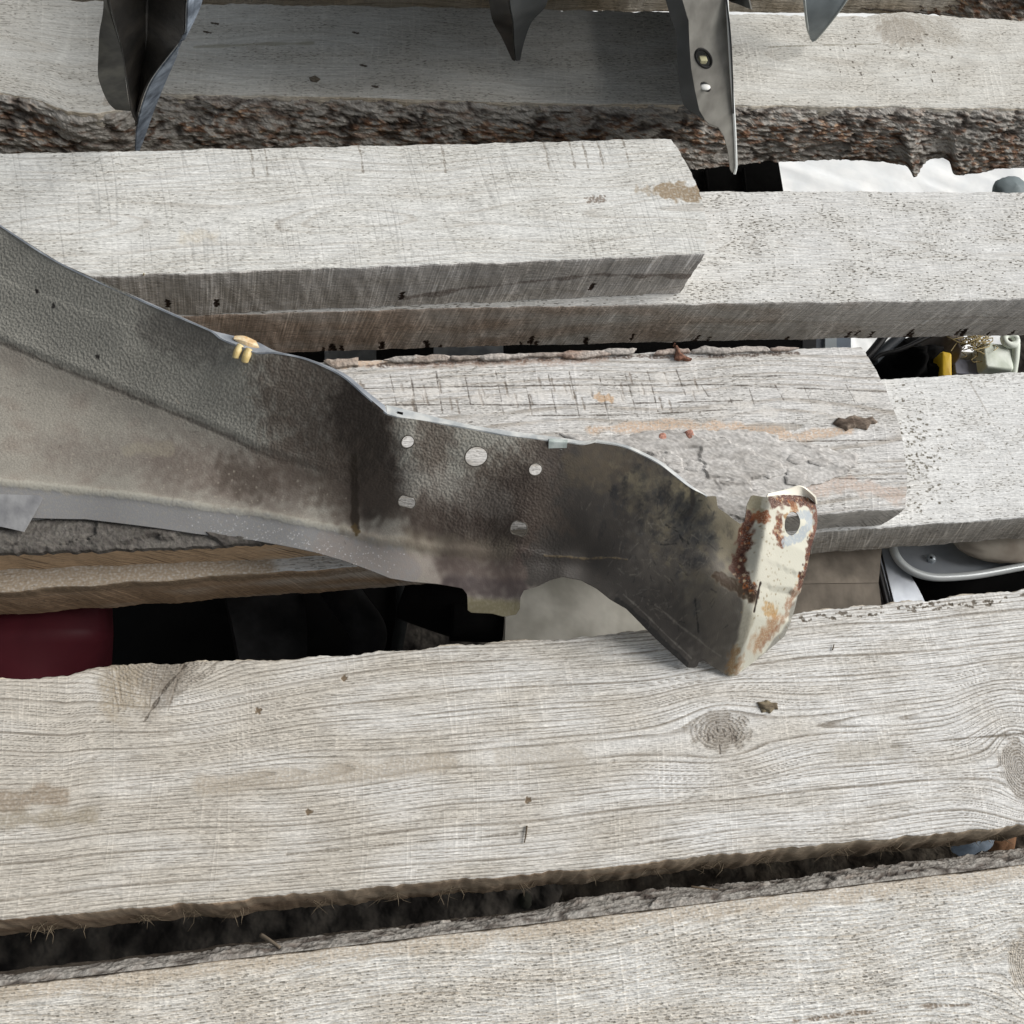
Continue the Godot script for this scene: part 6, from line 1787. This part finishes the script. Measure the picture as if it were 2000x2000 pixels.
	var sand := worn(mat(Color.WHITE, 0.8, 0.3), Color(0.62, 0.58, 0.53), Color(0.76, 0.73, 0.68), 5.0, 0.06, 5)
	tag(whole("beige_cover", lump(Vector3(580.6, -92.0, -227.1), Vector3(46, 12, 24), 4.0, 0.2, -0.1, 14), sand, Vector3(589.4, -104.0, -230.6)), "dusty beige rounded cover resting on the silver lamp surround", "cover")

	# pebbles under the front gap
	var grit := [Color(0.2, 0.19, 0.18), Color(0.26, 0.25, 0.23), Color(0.15, 0.14, 0.13), Color(0.3, 0.29, 0.28)]
	var stones := Shape.new()
	for k in 60:
		var t := rng.randf()
		var q: Vector3 = lerp(Vector3(132.6, -745.0, 27.2), Vector3(1081.3, -745.0, 39.0), t) + Vector3(0, 0, rng.randf_range(-90, 90))
		var r := rng.randf_range(4, 13)
		var one := lump(q, Vector3(r * 1.2, r * 0.7, r), k * 1.7, 0.4, rng.randf() * TAU, 5)
		var shift := stones.v.size()
		stones.v.append_array(one.v)
		stones.uv.append_array(one.uv)
		var c: Color = grit[rng.randi() % 4]
		for i in one.v.size():
			stones.col.append(c.srgb_to_linear())
		for i in one.idx:
			stones.idx.append(i + shift)
	var pebbles := whole("pebbles", stones, tinted(0.9), Vector3(202.0, -750.0, 28.4))
	tag(pebbles, "grey pebbles on the dark ground below the front gap", "pebbles")
	pebbles.set_meta("kind", "stuff")
	tag(whole("blue_grey_stone", lump(Vector3(605.8, -300.0, 23.3), Vector3(24, 10, 14), 12.0, 0.25, 0.2, 12), mat(Color(0.55, 0.6, 0.65), 0.7, 0.3), Vector3(611.9, -310.0, 23.6)), "smooth blue-grey stone in the front gap near the right edge", "stone")
	tag(whole("brown_stone", lump(Vector3(649.0, -320.0, 26.0), Vector3(17, 10, 14), 15.0, 0.3, 0.5, 12), mat(Color(0.5, 0.37, 0.27), 0.8, 0.3), Vector3(655.3, -330.0, 26.2)), "orange-brown stone right of the blue-grey one in the front gap", "stone")
	tag(whole("earth_bank", ruled([PackedVector3Array([Vector3(204.4, -345.0, -45.2), Vector3(412.3, -330.0, -33.5), Vector3(873.4, -320.0, -24.7)]), PackedVector3Array([Vector3(194.7, -360.0, 54.2), Vector3(398.1, -345.0, 67.2), Vector3(838.0, -330.0, 96.1)])], 40, 12, 20.0, 10.0), worn(mat(Color.WHITE, 0.95, 0.1), Color(0.2, 0.18, 0.16), Color(0.38, 0.35, 0.31), 6.0, 0.5), Vector3(411.4, -360.0, 29.9)), "heap of grey earth and grit below the right half of the front gap", "earth heap")


func litter() -> void:
	var bark := tinted(0.95)
	tag(whole("bark_chip", flake([Vector2(286.3, -92.0), Vector2(293.4, -92.8), Vector2(299.9, -90.4), Vector2(301.4, -86.3), Vector2(294.7, -84.0), Vector2(287.3, -85.3)], -0.2, 3.0, Color(0.56, 0.52, 0.43), Color(0.38, 0.34, 0.29), 0.5), bark, Vector3(293.3, 0.0, -88.4)), "crumbly bark chip just above the round knot of the widest plank", "bark chip")
	tag(whole("bark_chip", flake([Vector2(-3.9, -637.7), Vector2(1.2, -639.5), Vector2(5.3, -635.8), Vector2(1.8, -633.1), Vector2(-3.2, -634.0)], 1.8, 2.0, Color(0.5, 0.47, 0.42), Color(0.4, 0.37, 0.33), 0.5), bark, Vector3(0.7, 2.0, -636.2)), "small grey bark chip on the shaded back plank, left of the black tip", "bark chip")
	var stem := mat(Color(0.36, 0.32, 0.27), 0.9, 0.1)
	tag(whole("twig", tube(PackedVector3Array([Vector3(111.5, 1.2, -25.2), Vector3(110.2, 1.6, -19.8), Vector3(108.7, 1.0, -14.9)]), 0.7, 12, 6, 0.6), stem, Vector3(110.4, 0.0, -19.9)), "tiny dark twig on the lower middle of the widest plank", "twig")
	tag(whole("twig", tube(PackedVector3Array([Vector3(-62.0, -14.0, 22.8), Vector3(-56.0, -8.0, 26.5), Vector3(-49.9, -4.0, 30.9)]), 1.6, 12, 6, 0.6), mat(Color(0.45, 0.41, 0.36), 0.9, 0.1), Vector3(-55.7, -12.0, 26.8)), "grey splinter leaning in the front gap, left of the middle", "twig")
	tag(whole("twig", tube(PackedVector3Array([Vector3(220.6, -12.0, 24.6), Vector3(228.3, -9.0, 26.4), Vector3(237.7, -9.0, 28.4)]), 0.9, 12, 6, 0.6), mat(Color(0.42, 0.37, 0.31), 0.9, 0.1), Vector3(229.6, -13.0, 26.6)), "thin splinter on the far edge of the nearest plank, right of the middle", "twig")
	tag(whole("twig", tube(PackedVector3Array([Vector3(350.1, 1.0, -124.5), Vector3(352.1, 1.4, -128.8)]), 0.5, 8, 6, 0.6), stem, Vector3(351.5, 0.0, -126.9)), "short dark splinter on the widest plank, right of the fender tip", "twig")
	var hay := mat(Color(0.74, 0.69, 0.57), 0.8, 0.2)
	tag(whole("straw_stalk", tube(PackedVector3Array([Vector3(-123.7, 57.0, -415.5), Vector3(-128.3, 40.0, -417.2), Vector3(-132.3, 22.0, -417.1)]), 0.5, 16, 6, 0.6), hay, Vector3(-132.1, 20.0, -429.9)), "pale straw stalk hanging down the front of the short thick plank", "straw")
	tag(whole("straw_stalk", tube(PackedVector3Array([Vector3(-165.6, 111.0, -387.5), Vector3(-161.1, 109.0, -385.7), Vector3(-158.9, 104.0, -383.3)]), 0.5, 16, 6, 0.6), hay, Vector3(-162.5, 104.0, -389.0)), "curved straw stalk caught on the fender's upper edge at the left", "straw")
